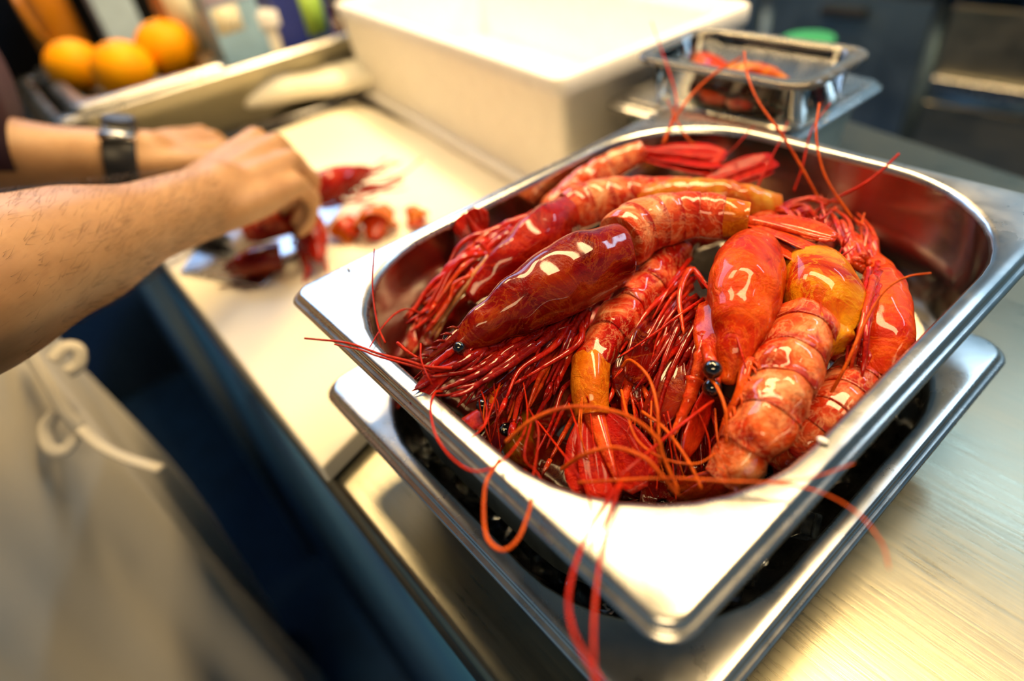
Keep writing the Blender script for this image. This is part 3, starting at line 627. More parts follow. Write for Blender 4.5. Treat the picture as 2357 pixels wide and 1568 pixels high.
frC = abdomen(C_, [V((0.1670, 0.1950, 0.1320)), V((0.1540, 0.2230, 0.1220)), V((0.1310, 0.2510, 0.1080)), V((0.1120, 0.2630, 0.0960))], V((0.1004, 0.5589, 0.7533)), .0140, .0100, M['abd_red'])
for i, q in enumerate((
    [(0.1670, 0.1480, 0.1340), (0.1560, 0.1510, 0.1380), (0.1640, 0.1320, 0.1360), (0.1800, 0.1150, 0.1310)], [(0.1720, 0.1400, 0.1330), (0.1720, 0.1240, 0.1340), (0.1700, 0.1100, 0.1310), (0.1670, 0.0950, 0.1280)],
    [(0.1730, 0.1320, 0.1300), (0.1750, 0.1170, 0.1300), (0.1830, 0.0960, 0.1240), (0.1930, 0.0750, 0.1160)], [(0.1770, 0.1300, 0.1280), (0.1830, 0.1080, 0.1240), (0.1890, 0.0910, 0.1180), (0.1990, 0.0710, 0.1100)],
    [(0.1570, 0.1530, 0.1320), (0.1580, 0.1330, 0.1300), (0.1660, 0.1060, 0.1260), (0.1680, 0.0890, 0.1220)], [(0.1530, 0.1560, 0.1340), (0.1860, 0.1290, 0.1460), (0.2050, 0.1160, 0.1440), (0.2170, 0.1070, 0.1380)],
    [(0.1800, 0.1270, 0.1260), (0.1910, 0.1070, 0.1210), (0.1960, 0.0920, 0.1140), (0.2030, 0.0800, 0.1060)], [(0.1510, 0.1540, 0.1260), (0.1550, 0.1230, 0.1230), (0.1630, 0.1040, 0.1200), (0.1720, 0.0810, 0.1140)])):
    leg(C_, [V(p) for p in q], (.0022, .0011, .0018, .0020, .0012, .0013, .0026, .0012)[i], M['leg' if i in (1, 4, 5, 7) else 'leg_orange' if i == 0 else 'leg_dark'], claw=i in (1, 4))
leg(C_, [V((0.1900, 0.1180, 0.1330)), V((0.1960, 0.1070, 0.1300)), V((0.2000, 0.0980, 0.1260))], .0042, M['leg_orange'], 2, 'antenna_base', sharp=.75)
leg(C_, [V((0.1990, 0.0990, 0.1260)), V((0.2030, 0.0890, 0.1210)), V((0.2060, 0.0760, 0.1140))], .0036, M['leg_orange'], 3, 'antenna_base', sharp=.4)
k = MB(); blade(k, [V((0.2040, 0.1040, 0.1240)), V((0.2090, 0.0900, 0.1170)), V((0.2130, 0.0760, 0.1060))], V((0.8593, 0.0075, 0.4839)), .0058, .0008, .3, 12, 8, .08, .12); k.build('antennal_scale', M['leg'], C_)
k = MB(); blade(k, [V((0.1770, 0.1330, 0.1370)), V((0.1960, 0.1130, 0.1360)), V((0.2060, 0.1070, 0.1310))], V((0.2180, -0.7508, 0.6010)), .0070, .0008, .4, 12, 8, .1, .1); k.build('cheek_plate', M['car_orange'], C_)
k = MB(); rs = random.Random(12)
for i in range(30):
    q = rs.random(); a = V((0.1750, 0.1310, 0.1260)).lerp(V((0.1930, 0.1100, 0.1180)), q) + V((rs.uniform(-.004, .004), rs.uniform(-.004, .004), rs.uniform(-.006, .004)))
    e = V((0.1860, 0.0770, 0.0980)).lerp(V((0.2180, 0.0910, 0.0850)), rs.random())
    k.tube(spline([a, a.lerp(e, .5) + V((0, 0, .006)), e], 6), [.0013, .0012, .0011, .0009, .0007, .0003], 5)
k.build('mouth_fringe', M['leg_dark'], C_)

for q, up, ww in ((((0.1580, 0.1200, 0.1240), (0.1680, 0.1000, 0.1230), (0.1740, 0.0860, 0.1170)), V((0.7403, 0.0065, 0.6797)), .0085), (((0.1830, 0.1080, 0.1210), (0.1900, 0.0930, 0.1170), (0.1930, 0.0780, 0.1080)), V((0.2914, -0.5243, 0.7617)), .0075), (((0.1580, 0.1040, 0.1200), (0.1680, 0.0890, 0.1160), (0.1780, 0.0830, 0.1080)), V((0.3872, -0.4704, 0.7819)), .0065)):
    k = MB(); blade(k, [V(x) for x in q], up, ww, .0009, .5, 14, 10, .22, .12, .05); k.build('gill_cover', M['car_wine'], C_, label='dark glossy translucent plate')

# --- D: meaty abdomen curling to the front right, torn yellow head behind it
pD = [V((0.2210, 0.1660, 0.1280)), V((0.2140, 0.1740, 0.1340)), V((0.2020, 0.1890, 0.1330)), V((0.1880, 0.2090, 0.1270)), V((0.1730, 0.2300, 0.1200))]
D_ = prawn(pD[0], 'prawn with torn yellow head shell and thick pink abdomen curling to the front right')
FD, _ = carapace(D_, pD, V((0.6202, -0.2801, 0.7278)), .0185, .0140, .0150, M['car_yellow'], torn=2.5)
frD = abdomen(D_, [V((0.2150, 0.1610, 0.1280)), V((0.2210, 0.1400, 0.1310)), V((0.2270, 0.1200, 0.1300)), V((0.2330, 0.1000, 0.1260)), V((0.2340, 0.0870, 0.1180)), V((0.2330, 0.0780, 0.1080))], V((0.6974, -0.1533, 0.6911)), .0152, .0105, M['abd_flesh'], aspect=.95, belly=.85, rough=.0030)
tail(D_, frD[0], V((-0.2168, -0.4094, -0.8488)), V((0.5603, -0.6637, 0.4775)), .03, .010, M['leg_orange'], .6, droop=.2)
k = MB(); blade(k, [V((0.2040, 0.1550, 0.1340)), V((0.2150, 0.1530, 0.1390)), V((0.2240, 0.1540, 0.1350))], V((0.5046, -0.1726, 0.7909)), .0060, .0010, .7, 14, 10, .25, .15, .12); k.build('torn_membrane', M['membrane'], D_, label='ragged amber membrane')
k = MB(); blade(k, [V((0.2180, 0.1620, 0.1400)), V((0.2310, 0.1520, 0.1360)), V((0.2320, 0.1500, 0.1260))], V((0.7835, -0.0418, 0.6036)), .0085, .0006, .6, 14, 10, .25, .06, .03); k.build('shell_flap', M['car_yellow'], D_, label='thin yellow shell flap')
legs_auto(D_, FD, .015, .018, M['leg'], 4, .35, .85, .03, V((0.1244, 0.6255, 0.4618)), .0013, seed=4)

# --- E: head standing up at the right wall
upE = V((0.7966, 0.4387, 0.3714))
pE = [V((0.2460, 0.1630, 0.1150)), V((0.2410, 0.1770, 0.1210)), V((0.2330, 0.1940, 0.1240)), V((0.2200, 0.2200, 0.1220)), V((0.2040, 0.2460, 0.1180))]
E_ = prawn(pE[0], 'prawn leaning on the right wall of the pan with slim orange red head')
FE, _ = carapace(E_, pE, upE, .0115, .0125, .0120, M['car_orange'])
abdomen(E_, [V((0.2430, 0.1640, 0.1100)), V((0.2450, 0.1440, 0.1120)), V((0.2450, 0.1290, 0.1100)), V((0.2430, 0.1170, 0.1040)), V((0.2380, 0.1110, 0.0940))], V((0.8164, 0.1156, 0.5222)), .0128, .0095, M['abd_pink'], belly=.85)
for i, q in enumerate(([(0.2230, 0.2000, 0.1360), (0.2310, 0.1770, 0.1380), (0.2380, 0.1580, 0.1340), (0.2410, 0.1500, 0.1240)], [(0.2260, 0.1990, 0.1330), (0.2360, 0.1690, 0.1360), (0.2420, 0.1570, 0.1320), (0.2470, 0.1480, 0.1240)], [(0.2170, 0.2090, 0.1340), (0.2270, 0.1820, 0.1360), (0.2330, 0.1640, 0.1300), (0.2370, 0.1550, 0.1200)])):
    leg(E_, [V(p) for p in q], (.0022, .0026, .0016)[i], M['leg_orange' if i == 0 else 'leg'])
for i, q in enumerate(([(0.2090, 0.2340, 0.1200), (0.1990, 0.2430, 0.1240), (0.1870, 0.2550, 0.1220), (0.1730, 0.2650, 0.1180)], [(0.2070, 0.2430, 0.1180), (0.2010, 0.2510, 0.1220), (0.1880, 0.2660, 0.1200), (0.1760, 0.2810, 0.1160)], [(0.2050, 0.2370, 0.1200), (0.1950, 0.2390, 0.1230), (0.1800, 0.2490, 0.1210), (0.1620, 0.2650, 0.1170)],
    [(0.2050, 0.2500, 0.1160), (0.1970, 0.2630, 0.1180), (0.1870, 0.2770, 0.1160), (0.1720, 0.2940, 0.1120)], [(0.2020, 0.2380, 0.1210), (0.1890, 0.2430, 0.1230), (0.1720, 0.2590, 0.1190), (0.1530, 0.2660, 0.1150)])):
    leg(E_, [V(p) for p in q], .0028 if i < 3 else .002, M['leg_orange'], 4, 'mouth_leg', sharp=.4)

# --- H: head under the wine red prawn, legs to the left
upH = V((-0.1046, -0.0893, 0.9829))
pH = [V((0.0600, 0.1520, 0.1320)), V((0.0680, 0.1300, 0.1350)), V((0.0710, 0.1070, 0.1330)), V((0.0700, 0.0880, 0.1280)), V((0.0700, 0.0710, 0.1220))]
H_ = prawn(pH[0], 'prawn behind the wine red head, its pale pink legs trailing to the left wall')
FH, _ = carapace(H_, pH, upH, .0140, .0145, .015, M['car_red'])
fh = abdomen(H_, [V((0.0560, 0.1610, 0.1310)), V((0.0620, 0.1790, 0.1330)), V((0.0710, 0.1980, 0.1320)), V((0.0840, 0.2150, 0.1300)), V((0.0920, 0.2330, 0.1280))], V((-0.0510, 0.1923, 0.9659)), .0140, .0090, M['abd_pink'])
tail(H_, fh[0], V((0.1150, 0.2820, 0.1350)) - fh[0], V((0.4080, 0.1897, 0.9000)), .060, .0105, M['fan_red'], .16, droop=.0)
for i in range(13):
    rs = random.Random(40 + i); s = i / 12
    a = V((0.0440, 0.1480, 0.1300)).lerp(V((0.0550, 0.1000, 0.1300)), s); e = V((0.0570, 0.0410, 0.1150)).lerp(V((0.0520, 0.0860, 0.1180)), rs.random()) + V((rs.uniform(-.008, .008), rs.uniform(-.008, .008), rs.uniform(-.005, .005)))
    m_ = a.lerp(e, .45) + V((-.002, .002, .010 + .004 * rs.random()))
    leg(H_, [a, m_, e.lerp(a, .2), e], .0017 + .0010 * rs.random(), M[('leg', 'leg_orange', 'leg')[i % 3]], claw=i % 4 == 0)
for i in range(8):
    rs = random.Random(70 + i); a = V((0.0550, 0.0430, 0.1160)).lerp(V((0.0540, 0.0680, 0.1160)), rs.random()); e = V((0.0530, 0.0290, 0.0880)).lerp(V((0.0480, 0.0540, 0.0850)), rs.random())
    leg(H_, [a, a.lerp(e, .5) + V((-.002, 0, .002)), e], .0012, M['leg'], 3)
#k = MB(); blade(k, [V((0.0820, 0.1050, 0.1400)), V((0.0810, 0.0870, 0.1390)), V((0.0780, 0.0750, 0.1340))], V((-0.0084, -0.2435, 0.9384)), .006, .001, .4, 12, 8, .05, .2); k.build('cheek_plate', M['membrane'], H_)

# --- F: curled abdomen at the far left corner with tail fan up
F_ = prawn(V((0.0240, 0.2010, 0.1200)), 'prawn at the far wall with knobbly abdomen and red tail fan bent to the right')
ff = abdomen(F_, [V((0.0250, 0.1740, 0.1120)), V((0.0270, 0.1980, 0.1220)), V((0.0300, 0.2170, 0.1280)), V((0.0350, 0.2340, 0.1320)), V((0.0410, 0.2470, 0.1350))], V((-0.3700, -0.2156, 0.8465)), .0125, .0085, M['abd_pink'])
tail(F_, ff[0], V((0.0900, 0.2640, 0.1380)) - ff[0], V((0.3115, 0.0161, 0.9554)), .056, .0150, M['fan_red'], .34, droop=.05)

# --- G: olive prawn behind the front abdomen
G_ = prawn(V((0.0880, 0.2020, 0.1300)), 'prawn with olive tinted shell squeezed behind the front abdomen')
fg = abdomen(G_, [V((0.0810, 0.2020, 0.1280)), V((0.0990, 0.2130, 0.1340)), V((0.1140, 0.2260, 0.1340)), V((0.1300, 0.2390, 0.1300)), V((0.1410, 0.2510, 0.1240))], V((0.0982, 0.2003, 0.9799)), .0112, .0085, M['abd_olive'])
tail(G_, fg[0], V((0.6003, 0.6295, -0.3215)), V((0.2048, 0.1082, 0.9676)), .03, .009, M['leg'], .6)
for i in range(9):
    rs = random.Random(90 + i); a = V((0.1390, 0.2490, 0.1240)).lerp(V((0.1600, 0.2420, 0.1240)), rs.random()); e = V((0.1710, 0.2230, 0.1280)).lerp(V((0.1640, 0.2750, 0.1280)), rs.random())
    leg(G_, [a, a.lerp(e, .5) + V((0, 0, .006)), e], .0014 + .0008 * rs.random(), M['leg' if i % 2 else 'leg_orange'], 3, claw=i % 3 == 0)

# --- buried prawns that fill the pan
def buried(P, up, label, w, m, ma, aP=None, ra=.012, short=False, tl=.034):
    P = [V(p) for p in P]; t = prawn(P[0], label)
    F, _ = carapace(t, P, up, w, w * .95, w * .95, m)
    q = .35 if short else 1
    rostrum(t, [F[27][0] + F[27][3] * .003, F[29][0] + F[29][1] * .012 * q, F[29][0] + F[29][1] * .028 * q], up, m)
    eyes(t, F, .95, w * .8, .010, M['leg'], .0036)
    if not short: scales(t, F, .96, w * .7, M['leg'])
    if aP:
        aP = [V(p) for p in aP]; f = abdomen(t, aP, up, ra, ra * .7, ma); tail(t, f[0], aP[-1] - aP[-2], up, .010 if short else tl, .010, M['fan_red'], .6)
    return t, F
t, F = buried([(0.1180, 0.0970, 0.1080), (0.1260, 0.0760, 0.1080), (0.1290, 0.0560, 0.1030), (0.1280, 0.0390, 0.0960)], V((0.2914, -0.5243, 0.7617)), 'dark prawn buried below the legs of the wine red prawn', .015, M['car_wine'], M['abd_red'])
legs_auto(t, F, .014, .014, M['leg_dark'], 5, .2, .9, .035, V((0.1337, -0.6189, -0.7135)), .0015, seed=21)
t, F = buried([(0.1340, 0.1490, 0.1000), (0.1510, 0.1200, 0.1030), (0.1620, 0.0990, 0.1000), (0.1700, 0.0830, 0.0930)], V((0.6437, -0.1670, 0.7350)), 'dark glossy prawn half hidden between the amber tail and the orange head', .0165, M['car_wine'], M['abd_red'])
legs_auto(t, F, .013, .016, M['leg_dark'], 5, .1, .9, .045, V((0.3935, -0.2726, -0.8909)), .0015, seed=22)
t, F = buried([(0.1060, 0.0720, 0.0820), (0.1200, 0.0540, 0.0820), (0.1350, 0.0440, 0.0780), (0.1500, 0.0420, 0.0720)], V((0.5155, -0.3187, 0.7584)), 'brownish prawn at the bottom of the near left corner', .015, M['car_yellow'], M['abd_olive'], aP=[(0.0910, 0.0580, 0.0750), (0.0950, 0.0690, 0.0800), (0.1040, 0.0870, 0.0800), (0.1130, 0.0980, 0.0750)])
legs_auto(t, F, .013, .015, M['leg'], 5, .1, .9, .04, V((0.5602, 0.0844, -0.6551)), .0014, seed=23)
t, F = buried([(0.1950, 0.1230, 0.0800), (0.2020, 0.1010, 0.0780), (0.2060, 0.0860, 0.0720), (0.2100, 0.0790, 0.0660)], V((0.6870, -0.2154, 0.6589)), 'dark prawn deep in the near corner under the black eye', .0155, M['car_wine'], M['abd_red'])
legs_auto(t, F, .012, .015, M['leg_dark'], 6, .1, .9, .045, V((0.4520, -0.5984, -0.5455)), .0014, seed=24)
t, F = buried([(0.2200, 0.1740, 0.0850), (0.2300, 0.1500, 0.0850), (0.2350, 0.1310, 0.0800), (0.2350, 0.1190, 0.0720)], V((0.7194, -0.1177, 0.6153)), 'red prawn wedged under the pink abdomen at the right', .0145, M['car_red'], M['abd_red'], aP=[(0.2170, 0.1910, 0.0800), (0.2160, 0.2060, 0.0850), (0.2040, 0.2250, 0.0850), (0.1850, 0.2380, 0.0800)])
t, F = buried([(0.0260, 0.1070, 0.0980), (0.0290, 0.0860, 0.0940), (0.0360, 0.0660, 0.0880), (0.0430, 0.0530, 0.0800)], V((0.0774, -0.4597, 0.8618)), 'dark red prawn low against the left wall', .014, M['car_red'], M['abd_red'], aP=[(0.0440, 0.1030, 0.1080), (0.0350, 0.1120, 0.1140), (0.0300, 0.1130, 0.1210), (0.0250, 0.1130, 0.1270)], ra=.009, tl=.016)
legs_auto(t, F, .012, .014, M['leg'], 5, .1, .9, .035, V((0.2172, -0.6580, -0.5098)), .0015, seed=26)
t, F = buried([(0.0940, 0.2220, 0.0950), (0.0950, 0.1950, 0.0950), (0.0950, 0.1700, 0.0920), (0.0950, 0.1470, 0.0880)], V((0.0557, -0.1676, 0.9267)), 'red prawn lying hidden beneath the front abdomen', .0165, M['car_red'], M['abd_red'], aP=[(0.0940, 0.2360, 0.0950), (0.1070, 0.2500, 0.1000), (0.1300, 0.2540, 0.1000), (0.1550, 0.2450, 0.0950)])
t, F = buried([(0.1590, 0.2300, 0.0920), (0.1600, 0.2510, 0.0940), (0.1600, 0.2770, 0.0940), (0.1590, 0.3000, 0.0920)], V((0.4188, 0.0436, 0.8676)), 'red prawn under the yellow head, towards the far wall', .0155, M['car_red'], M['abd_red'], aP=[(0.1590, 0.2220, 0.0900), (0.1740, 0.1900, 0.0900), (0.1900, 0.1710, 0.0860), (0.2060, 0.1590, 0.0800)])
deep = (
    ([(0.0910, 0.0930, 0.1080), (0.0950, 0.0730, 0.1080), (0.0950, 0.0580, 0.1060), (0.0920, 0.0450, 0.1020)], [(0.0880, 0.0990, 0.1060), (0.0840, 0.1220, 0.1000), (0.0830, 0.1440, 0.0940), (0.0880, 0.1620, 0.0900)], 'wine dark prawn tucked right under the big wine red head'),
    ([(0.0530, 0.0480, 0.0750), (0.0770, 0.0500, 0.0750), (0.0990, 0.0510, 0.0720), (0.1180, 0.0540, 0.0660)], [(0.0420, 0.0490, 0.0750), (0.0240, 0.0550, 0.0780), (0.0050, 0.0750, 0.0780), (0.0020, 0.0940, 0.0760)], 'wine dark prawn at the floor of the pan under the left rim'),
    ([(0.1450, 0.0520, 0.0660), (0.1590, 0.0540, 0.0660), (0.1730, 0.0580, 0.0640), (0.1870, 0.0650, 0.0600)], [(0.1370, 0.0520, 0.0660), (0.1270, 0.0620, 0.0700), (0.1240, 0.0810, 0.0700), (0.1320, 0.0970, 0.0680)], 'wine dark prawn on the pan floor under the red tail fan'),
    ([(0.1890, 0.0780, 0.0600), (0.1750, 0.0870, 0.0640), (0.1610, 0.1000, 0.0660), (0.1450, 0.1210, 0.0660)], [(0.1920, 0.0740, 0.0600), (0.2010, 0.0800, 0.0600), (0.2080, 0.0940, 0.0600), (0.2090, 0.1110, 0.0620)], 'wine dark prawn on the pan floor right of the red tail fan'),
    ([(0.2230, 0.1080, 0.0600), (0.2230, 0.1250, 0.0620), (0.2210, 0.1440, 0.0640), (0.2140, 0.1660, 0.0640)], [(0.2210, 0.1030, 0.0600), (0.2160, 0.0910, 0.0600), (0.2060, 0.0840, 0.0600), (0.1900, 0.0830, 0.0600)], 'wine dark prawn on the pan floor under the pink abdomen'),
    ([(0.1200, 0.0920, 0.0700), (0.1220, 0.1110, 0.0720), (0.1220, 0.1330, 0.0740), (0.1200, 0.1580, 0.0740)], [(0.1210, 0.0840, 0.0700), (0.1150, 0.0690, 0.0700), (0.1000, 0.0600, 0.0700), (0.0800, 0.0600, 0.0700)], 'wine dark prawn on the pan floor beneath the bent prawn'),
    ([(0.1580, 0.1440, 0.0720), (0.1500, 0.1690, 0.0740), (0.1420, 0.1970, 0.0760), (0.1340, 0.2260, 0.0760)], [(0.1590, 0.1380, 0.0700), (0.1740, 0.1230, 0.0680), (0.1910, 0.1160, 0.0660), (0.2040, 0.1210, 0.0660)], 'wine dark prawn on the pan floor below the orange head'),
    ([(0.2160, 0.2190, 0.0700), (0.1990, 0.2390, 0.0740), (0.1790, 0.2590, 0.0760), (0.1550, 0.2760, 0.0760)], [(0.2190, 0.2120, 0.0700), (0.2230, 0.1910, 0.0680), (0.2210, 0.1750, 0.0660), (0.2140, 0.1590, 0.0660)], 'wine dark prawn on the pan floor near the right wall'))
for P_, Q_, l_ in deep:
    P_ = [V(x) for x in P_]; t = prawn(P_[0], l_); F, _ = carapace(t, P_, V((0.1, -0.2, 0.95)), .0155, .0145, .0145, M['car_wine'])
    abdomen(t, [V(x) for x in Q_], V((0.1, -0.2, 0.95)), .0135, .0095, M['abd_red'])
    legs_auto(t, F, .014, .0155, M['leg_dark'], 5, .15, .9, .04, F[20][1] + V((0, 0, .5)), .0015, seed=int(P_[0].x * 1e4))
# --- bundles of walking legs
def bundle(t, a0, a1, e0, e1, n, r, mats, lift, seed, jit=.004, joints=4):
    rs = random.Random(seed); a0, a1, e0, e1 = V(a0), V(a1), V(e0), V(e1)
    J = lambda k: V((rs.uniform(-k, k), rs.uniform(-k, k), rs.uniform(-k, k)))
    for i in range(n):
        a = a0.lerp(a1, (i + rs.random()) / n) + J(jit * .5); e = e0.lerp(e1, min(1, max(0, (i + rs.uniform(-2, 3)) / n))) + J(jit)
        e = a.lerp(e, rs.uniform(.72, 1.05))
        leg(t, [a, a.lerp(e, .3) + V(lift) * .7 + J(jit * .5), a.lerp(e, .65) + V(lift) + J(jit * .6), e], r * rs.uniform(.6, 1.25), M[rs.choice(mats)], joints, claw=rs.random() < .35)
bundle(A_, (0.1320, 0.1070, 0.1320), (0.1280, 0.0480, 0.1360), (0.1520, 0.0570, 0.1180), (0.1260, 0.0090, 0.1370), 20, .0019, ('leg_dark', 'leg_dark', 'leg'), (0, 0, .003), 101)
bundle(A_, (0.1330, 0.0920, 0.1220), (0.1290, 0.0580, 0.1220), (0.1570, 0.0450, 0.1040), (0.1320, 0.0260, 0.1180), 9, .0024, ('leg', 'leg_dark', 'leg_orange'), (0, 0, .004), 102)
bundle(H_, (0.0480, 0.1520, 0.1360), (0.0520, 0.0990, 0.1320), (0.0390, 0.0720, 0.1220), (0.0560, 0.0400, 0.1120), 16, .0023, ('leg', 'leg_orange', 'leg'), (0, 0, .006), 103, .006)
bundle(H_, (0.0630, 0.1110, 0.1360), (0.0630, 0.0780, 0.1300), (0.0650, 0.0590, 0.1180), (0.0570, 0.0390, 0.1000), 10, .0020, ('leg_orange', 'leg', 'membrane'), (0, 0, .004), 104, .005)
bundle(C_, (0.1420, 0.1690, 0.1280), (0.1810, 0.1230, 0.1240), (0.1580, 0.0970, 0.1220), (0.1920, 0.0730, 0.1060), 22, .0018, ('leg_dark', 'leg', 'leg_dark', 'leg'), (0, 0, .004), 105, .005)
bundle(C_, (0.1660, 0.1430, 0.1200), (0.2010, 0.1100, 0.1120), (0.1970, 0.0770, 0.0920), (0.2200, 0.0880, 0.0860), 16, .0021, ('leg_dark', 'leg_dark', 'leg'), (0, 0, .006), 106, .005)
bundle(B_, (0.1460, 0.0730, 0.1080), (0.1630, 0.0880, 0.1080), (0.1630, 0.0380, 0.0940), (0.1820, 0.0420, 0.0980), 6, .0020, ('leg', 'leg_orange'), (0, 0, .006), 107, .005)
bundle(B_, (0.1580, 0.0940, 0.1100), (0.1740, 0.0910, 0.1080), (0.1840, 0.0740, 0.1040), (0.1990, 0.0710, 0.0960), 7, .0022, ('leg', 'leg_dark', 'leg_orange'), (0, 0, .006), 108, .005)
bundle(E_, (0.2130, 0.2310, 0.1260), (0.2290, 0.1870, 0.1340), (0.2400, 0.1580, 0.1300), (0.2430, 0.1460, 0.1200), 8, .0021, ('leg', 'leg_orange', 'leg'), (-.001, -.001, .004), 109, .003)
bundle(E_, (0.2140, 0.2300, 0.1220), (0.2030, 0.2230, 0.1260), (0.1840, 0.2720, 0.1220), (0.1610, 0.2660, 0.1180), 14, .0024, ('leg_orange', 'leg', 'leg_orange'), (0, 0, .004), 110, .005)
bundle(D_, (0.1720, 0.2280, 0.1220), (0.1820, 0.2360, 0.1220), (0.1450, 0.2530, 0.1240), (0.1600, 0.2760, 0.1220), 9, .0017, ('leg', 'leg_orange'), (0, 0, .005), 111, .005)
bundle(D_, (0.2180, 0.1180, 0.1180), (0.2230, 0.0990, 0.1120), (0.2160, 0.1080, 0.1160), (0.2220, 0.0840, 0.0980), 8, .0015, ('leg', 'leg_dark'), (0, 0, .003), 112, .004)
bundle(G_, (0.0760, 0.2080, 0.1240), (0.1090, 0.2350, 0.1260), (0.0480, 0.2140, 0.1280), (0.0930, 0.2380, 0.1300), 8, .0014, ('leg', 'leg_orange'), (0, 0, .004), 113, .004)

# --- whiskers
def wh(t, r, m, *q, taper=.5): whisker(t, [V(p) for p in q], r, M['whisker_' + m], taper)
wh(A_, .00085, 'red', (0.1290, 0.0210, 0.1420), (0.1240, 0.0120, 0.1460), (0.1180, 0.0070, 0.1490), (0.1090, 0.0000, 0.1520), (0.0980, -0.0090, 0.1580), (0.0900, -0.0230, 0.1650))
wh(A_, .0007, 'red', (0.1260, 0.0140, 0.1420), (0.1190, 0.0080, 0.1460), (0.1060, -0.0010, 0.1500), (0.1010, -0.0050, 0.1530), (0.0930, -0.0130, 0.1570))
wh(H_, .0006, 'red', (0.0560, 0.0490, 0.1180), (0.0540, 0.0410, 0.1250), (0.0610, 0.0300, 0.1310), (0.0730, 0.0160, 0.1360), (0.0820, 0.0050, 0.1370))
wh(H_, .0006, 'red', (0.0850, 0.0120, 0.1370), (0.0750, 0.0150, 0.1420), (0.0600, 0.0240, 0.1520), (0.0520, 0.0340, 0.1660))
wh(A_, .0006, 'red', (0.1350, 0.0110, 0.1390), (0.1350, 0.0080, 0.1410), (0.1410, 0.0020, 0.1430), (0.1490, -0.0030, 0.1440), (0.1610, -0.0080, 0.1460), (0.1740, -0.0100, 0.1470), (0.1840, -0.0080, 0.1470), (0.1870, -0.0010, 0.1460), (0.1840, 0.0090, 0.1430), (0.1760, 0.0220, 0.1380), (0.1640, 0.0330, 0.1330), (0.1470, 0.0450, 0.1280))
wh(B_, .0008, 'orange', (0.1810, 0.0050, 0.1390), (0.1860, -0.0050, 0.1400), (0.1940, -0.0130, 0.1380), (0.2020, -0.0180, 0.1360), (0.2090, -0.0170, 0.1360), (0.2100, -0.0110, 0.1370), (0.2060, -0.0030, 0.1380), (0.2030, 0.0020, 0.1400), taper=.8)
wh(B_, .0008, 'red', (0.2110, 0.0410, 0.1250), (0.2200, 0.0250, 0.1380), (0.2250, 0.0090, 0.1400), (0.2320, -0.0050, 0.1430), (0.2400, -0.0160, 0.1460), (0.2480, -0.0220, 0.1480), (0.2560, -0.0250, 0.1490), (0.2640, -0.0270, 0.1500), taper=.9)
wh(B_, .0007, 'red', (0.2120, 0.0420, 0.1250), (0.2210, 0.0260, 0.1380), (0.2300, 0.0100, 0.1400), (0.2400, -0.0040, 0.1420), (0.2500, -0.0160, 0.1430), (0.2610, -0.0270, 0.1440), taper=.9)
wh(B_, .0006, 'orange', (0.2040, 0.0230, 0.1300), (0.2150, 0.0310, 0.1340), (0.2290, 0.0430, 0.1370), (0.2440, 0.0530, 0.1400), (0.2590, 0.0650, 0.1410), (0.2710, 0.0690, 0.1430), (0.2820, 0.0690, 0.1430), (0.2910, 0.0650, 0.1420), (0.2960, 0.0600, 0.1400))
wh(C_, .0005, 'orange', (0.2410, 0.0520, 0.1380), (0.2530, 0.0610, 0.1400), (0.2640, 0.0710, 0.1430), (0.2720, 0.0830, 0.1470))
wh(B_, .0008, 'orange', (0.1730, 0.0140, 0.1350), (0.1800, 0.0220, 0.1460), (0.1880, 0.0310, 0.1520), (0.1970, 0.0400, 0.1520), (0.2070, 0.0480, 0.1480), (0.2170, 0.0510, 0.1420), (0.2210, 0.0500, 0.1360), (0.2300, 0.0480, 0.1260), taper=.9)
wh(B_, .0008, 'orange', (0.1920, 0.0250, 0.1250), (0.2010, 0.0290, 0.1380), (0.2090, 0.0360, 0.1430), (0.2190, 0.0410, 0.1420), (0.2260, 0.0420, 0.1380), (0.2330, 0.0440, 0.1300), taper=.9)
wh(C_, .0007, 'orange', (0.1720, 0.0820, 0.1280), (0.1760, 0.0830, 0.1340), (0.1910, 0.0770, 0.1380), (0.2030, 0.0680, 0.1370), (0.2110, 0.0600, 0.1320), (0.2160, 0.0550, 0.1220), taper=.9)
wh(C_, .0006, 'orange', (0.1790, 0.0740, 0.1240), (0.1950, 0.0600, 0.1300), (0.2070, 0.0530, 0.1300), (0.2190, 0.0540, 0.1290), (0.2280, 0.0610, 0.1280), (0.2290, 0.0720, 0.1250))
wh(C_, .0007, 'orange', (0.1950, 0.0690, 0.1260), (0.2100, 0.0650, 0.1300), (0.2250, 0.0600, 0.1280), (0.2340, 0.0570, 0.1220), taper=.9)
wh(C_, .0007, 'orange', (0.2050, 0.0980, 0.1330), (0.2150, 0.0910, 0.1370), (0.2240, 0.0840, 0.1350), (0.2300, 0.0770, 0.1280), taper=.9)
wh(C_, .0007, 'red', (0.2130, 0.0920, 0.1280), (0.2140, 0.0670, 0.1320), (0.2150, 0.0480, 0.1340), (0.2150, 0.0330, 0.1340), taper=.8)
wh(E_, .0008, 'orange', (0.2420, 0.1310, 0.1180), (0.2420, 0.1410, 0.1340), (0.2390, 0.1560, 0.1440), (0.2380, 0.1700, 0.1520), (0.2420, 0.1780, 0.1570), (0.2490, 0.1820, 0.1600))
wh(E_, .0010, 'orange', (0.2030, 0.2360, 0.1220), (0.1900, 0.2580, 0.1260), (0.1860, 0.2680, 0.1280))
wh(E_, .0010, 'orange', (0.1640, 0.2700, 0.1200), (0.1450, 0.2720, 0.1400), (0.1260, 0.2740, 0.1580), (0.1050, 0.2790, 0.1720), (0.0870, 0.2920, 0.1820), (0.0750, 0.3050, 0.1900), taper=.7)
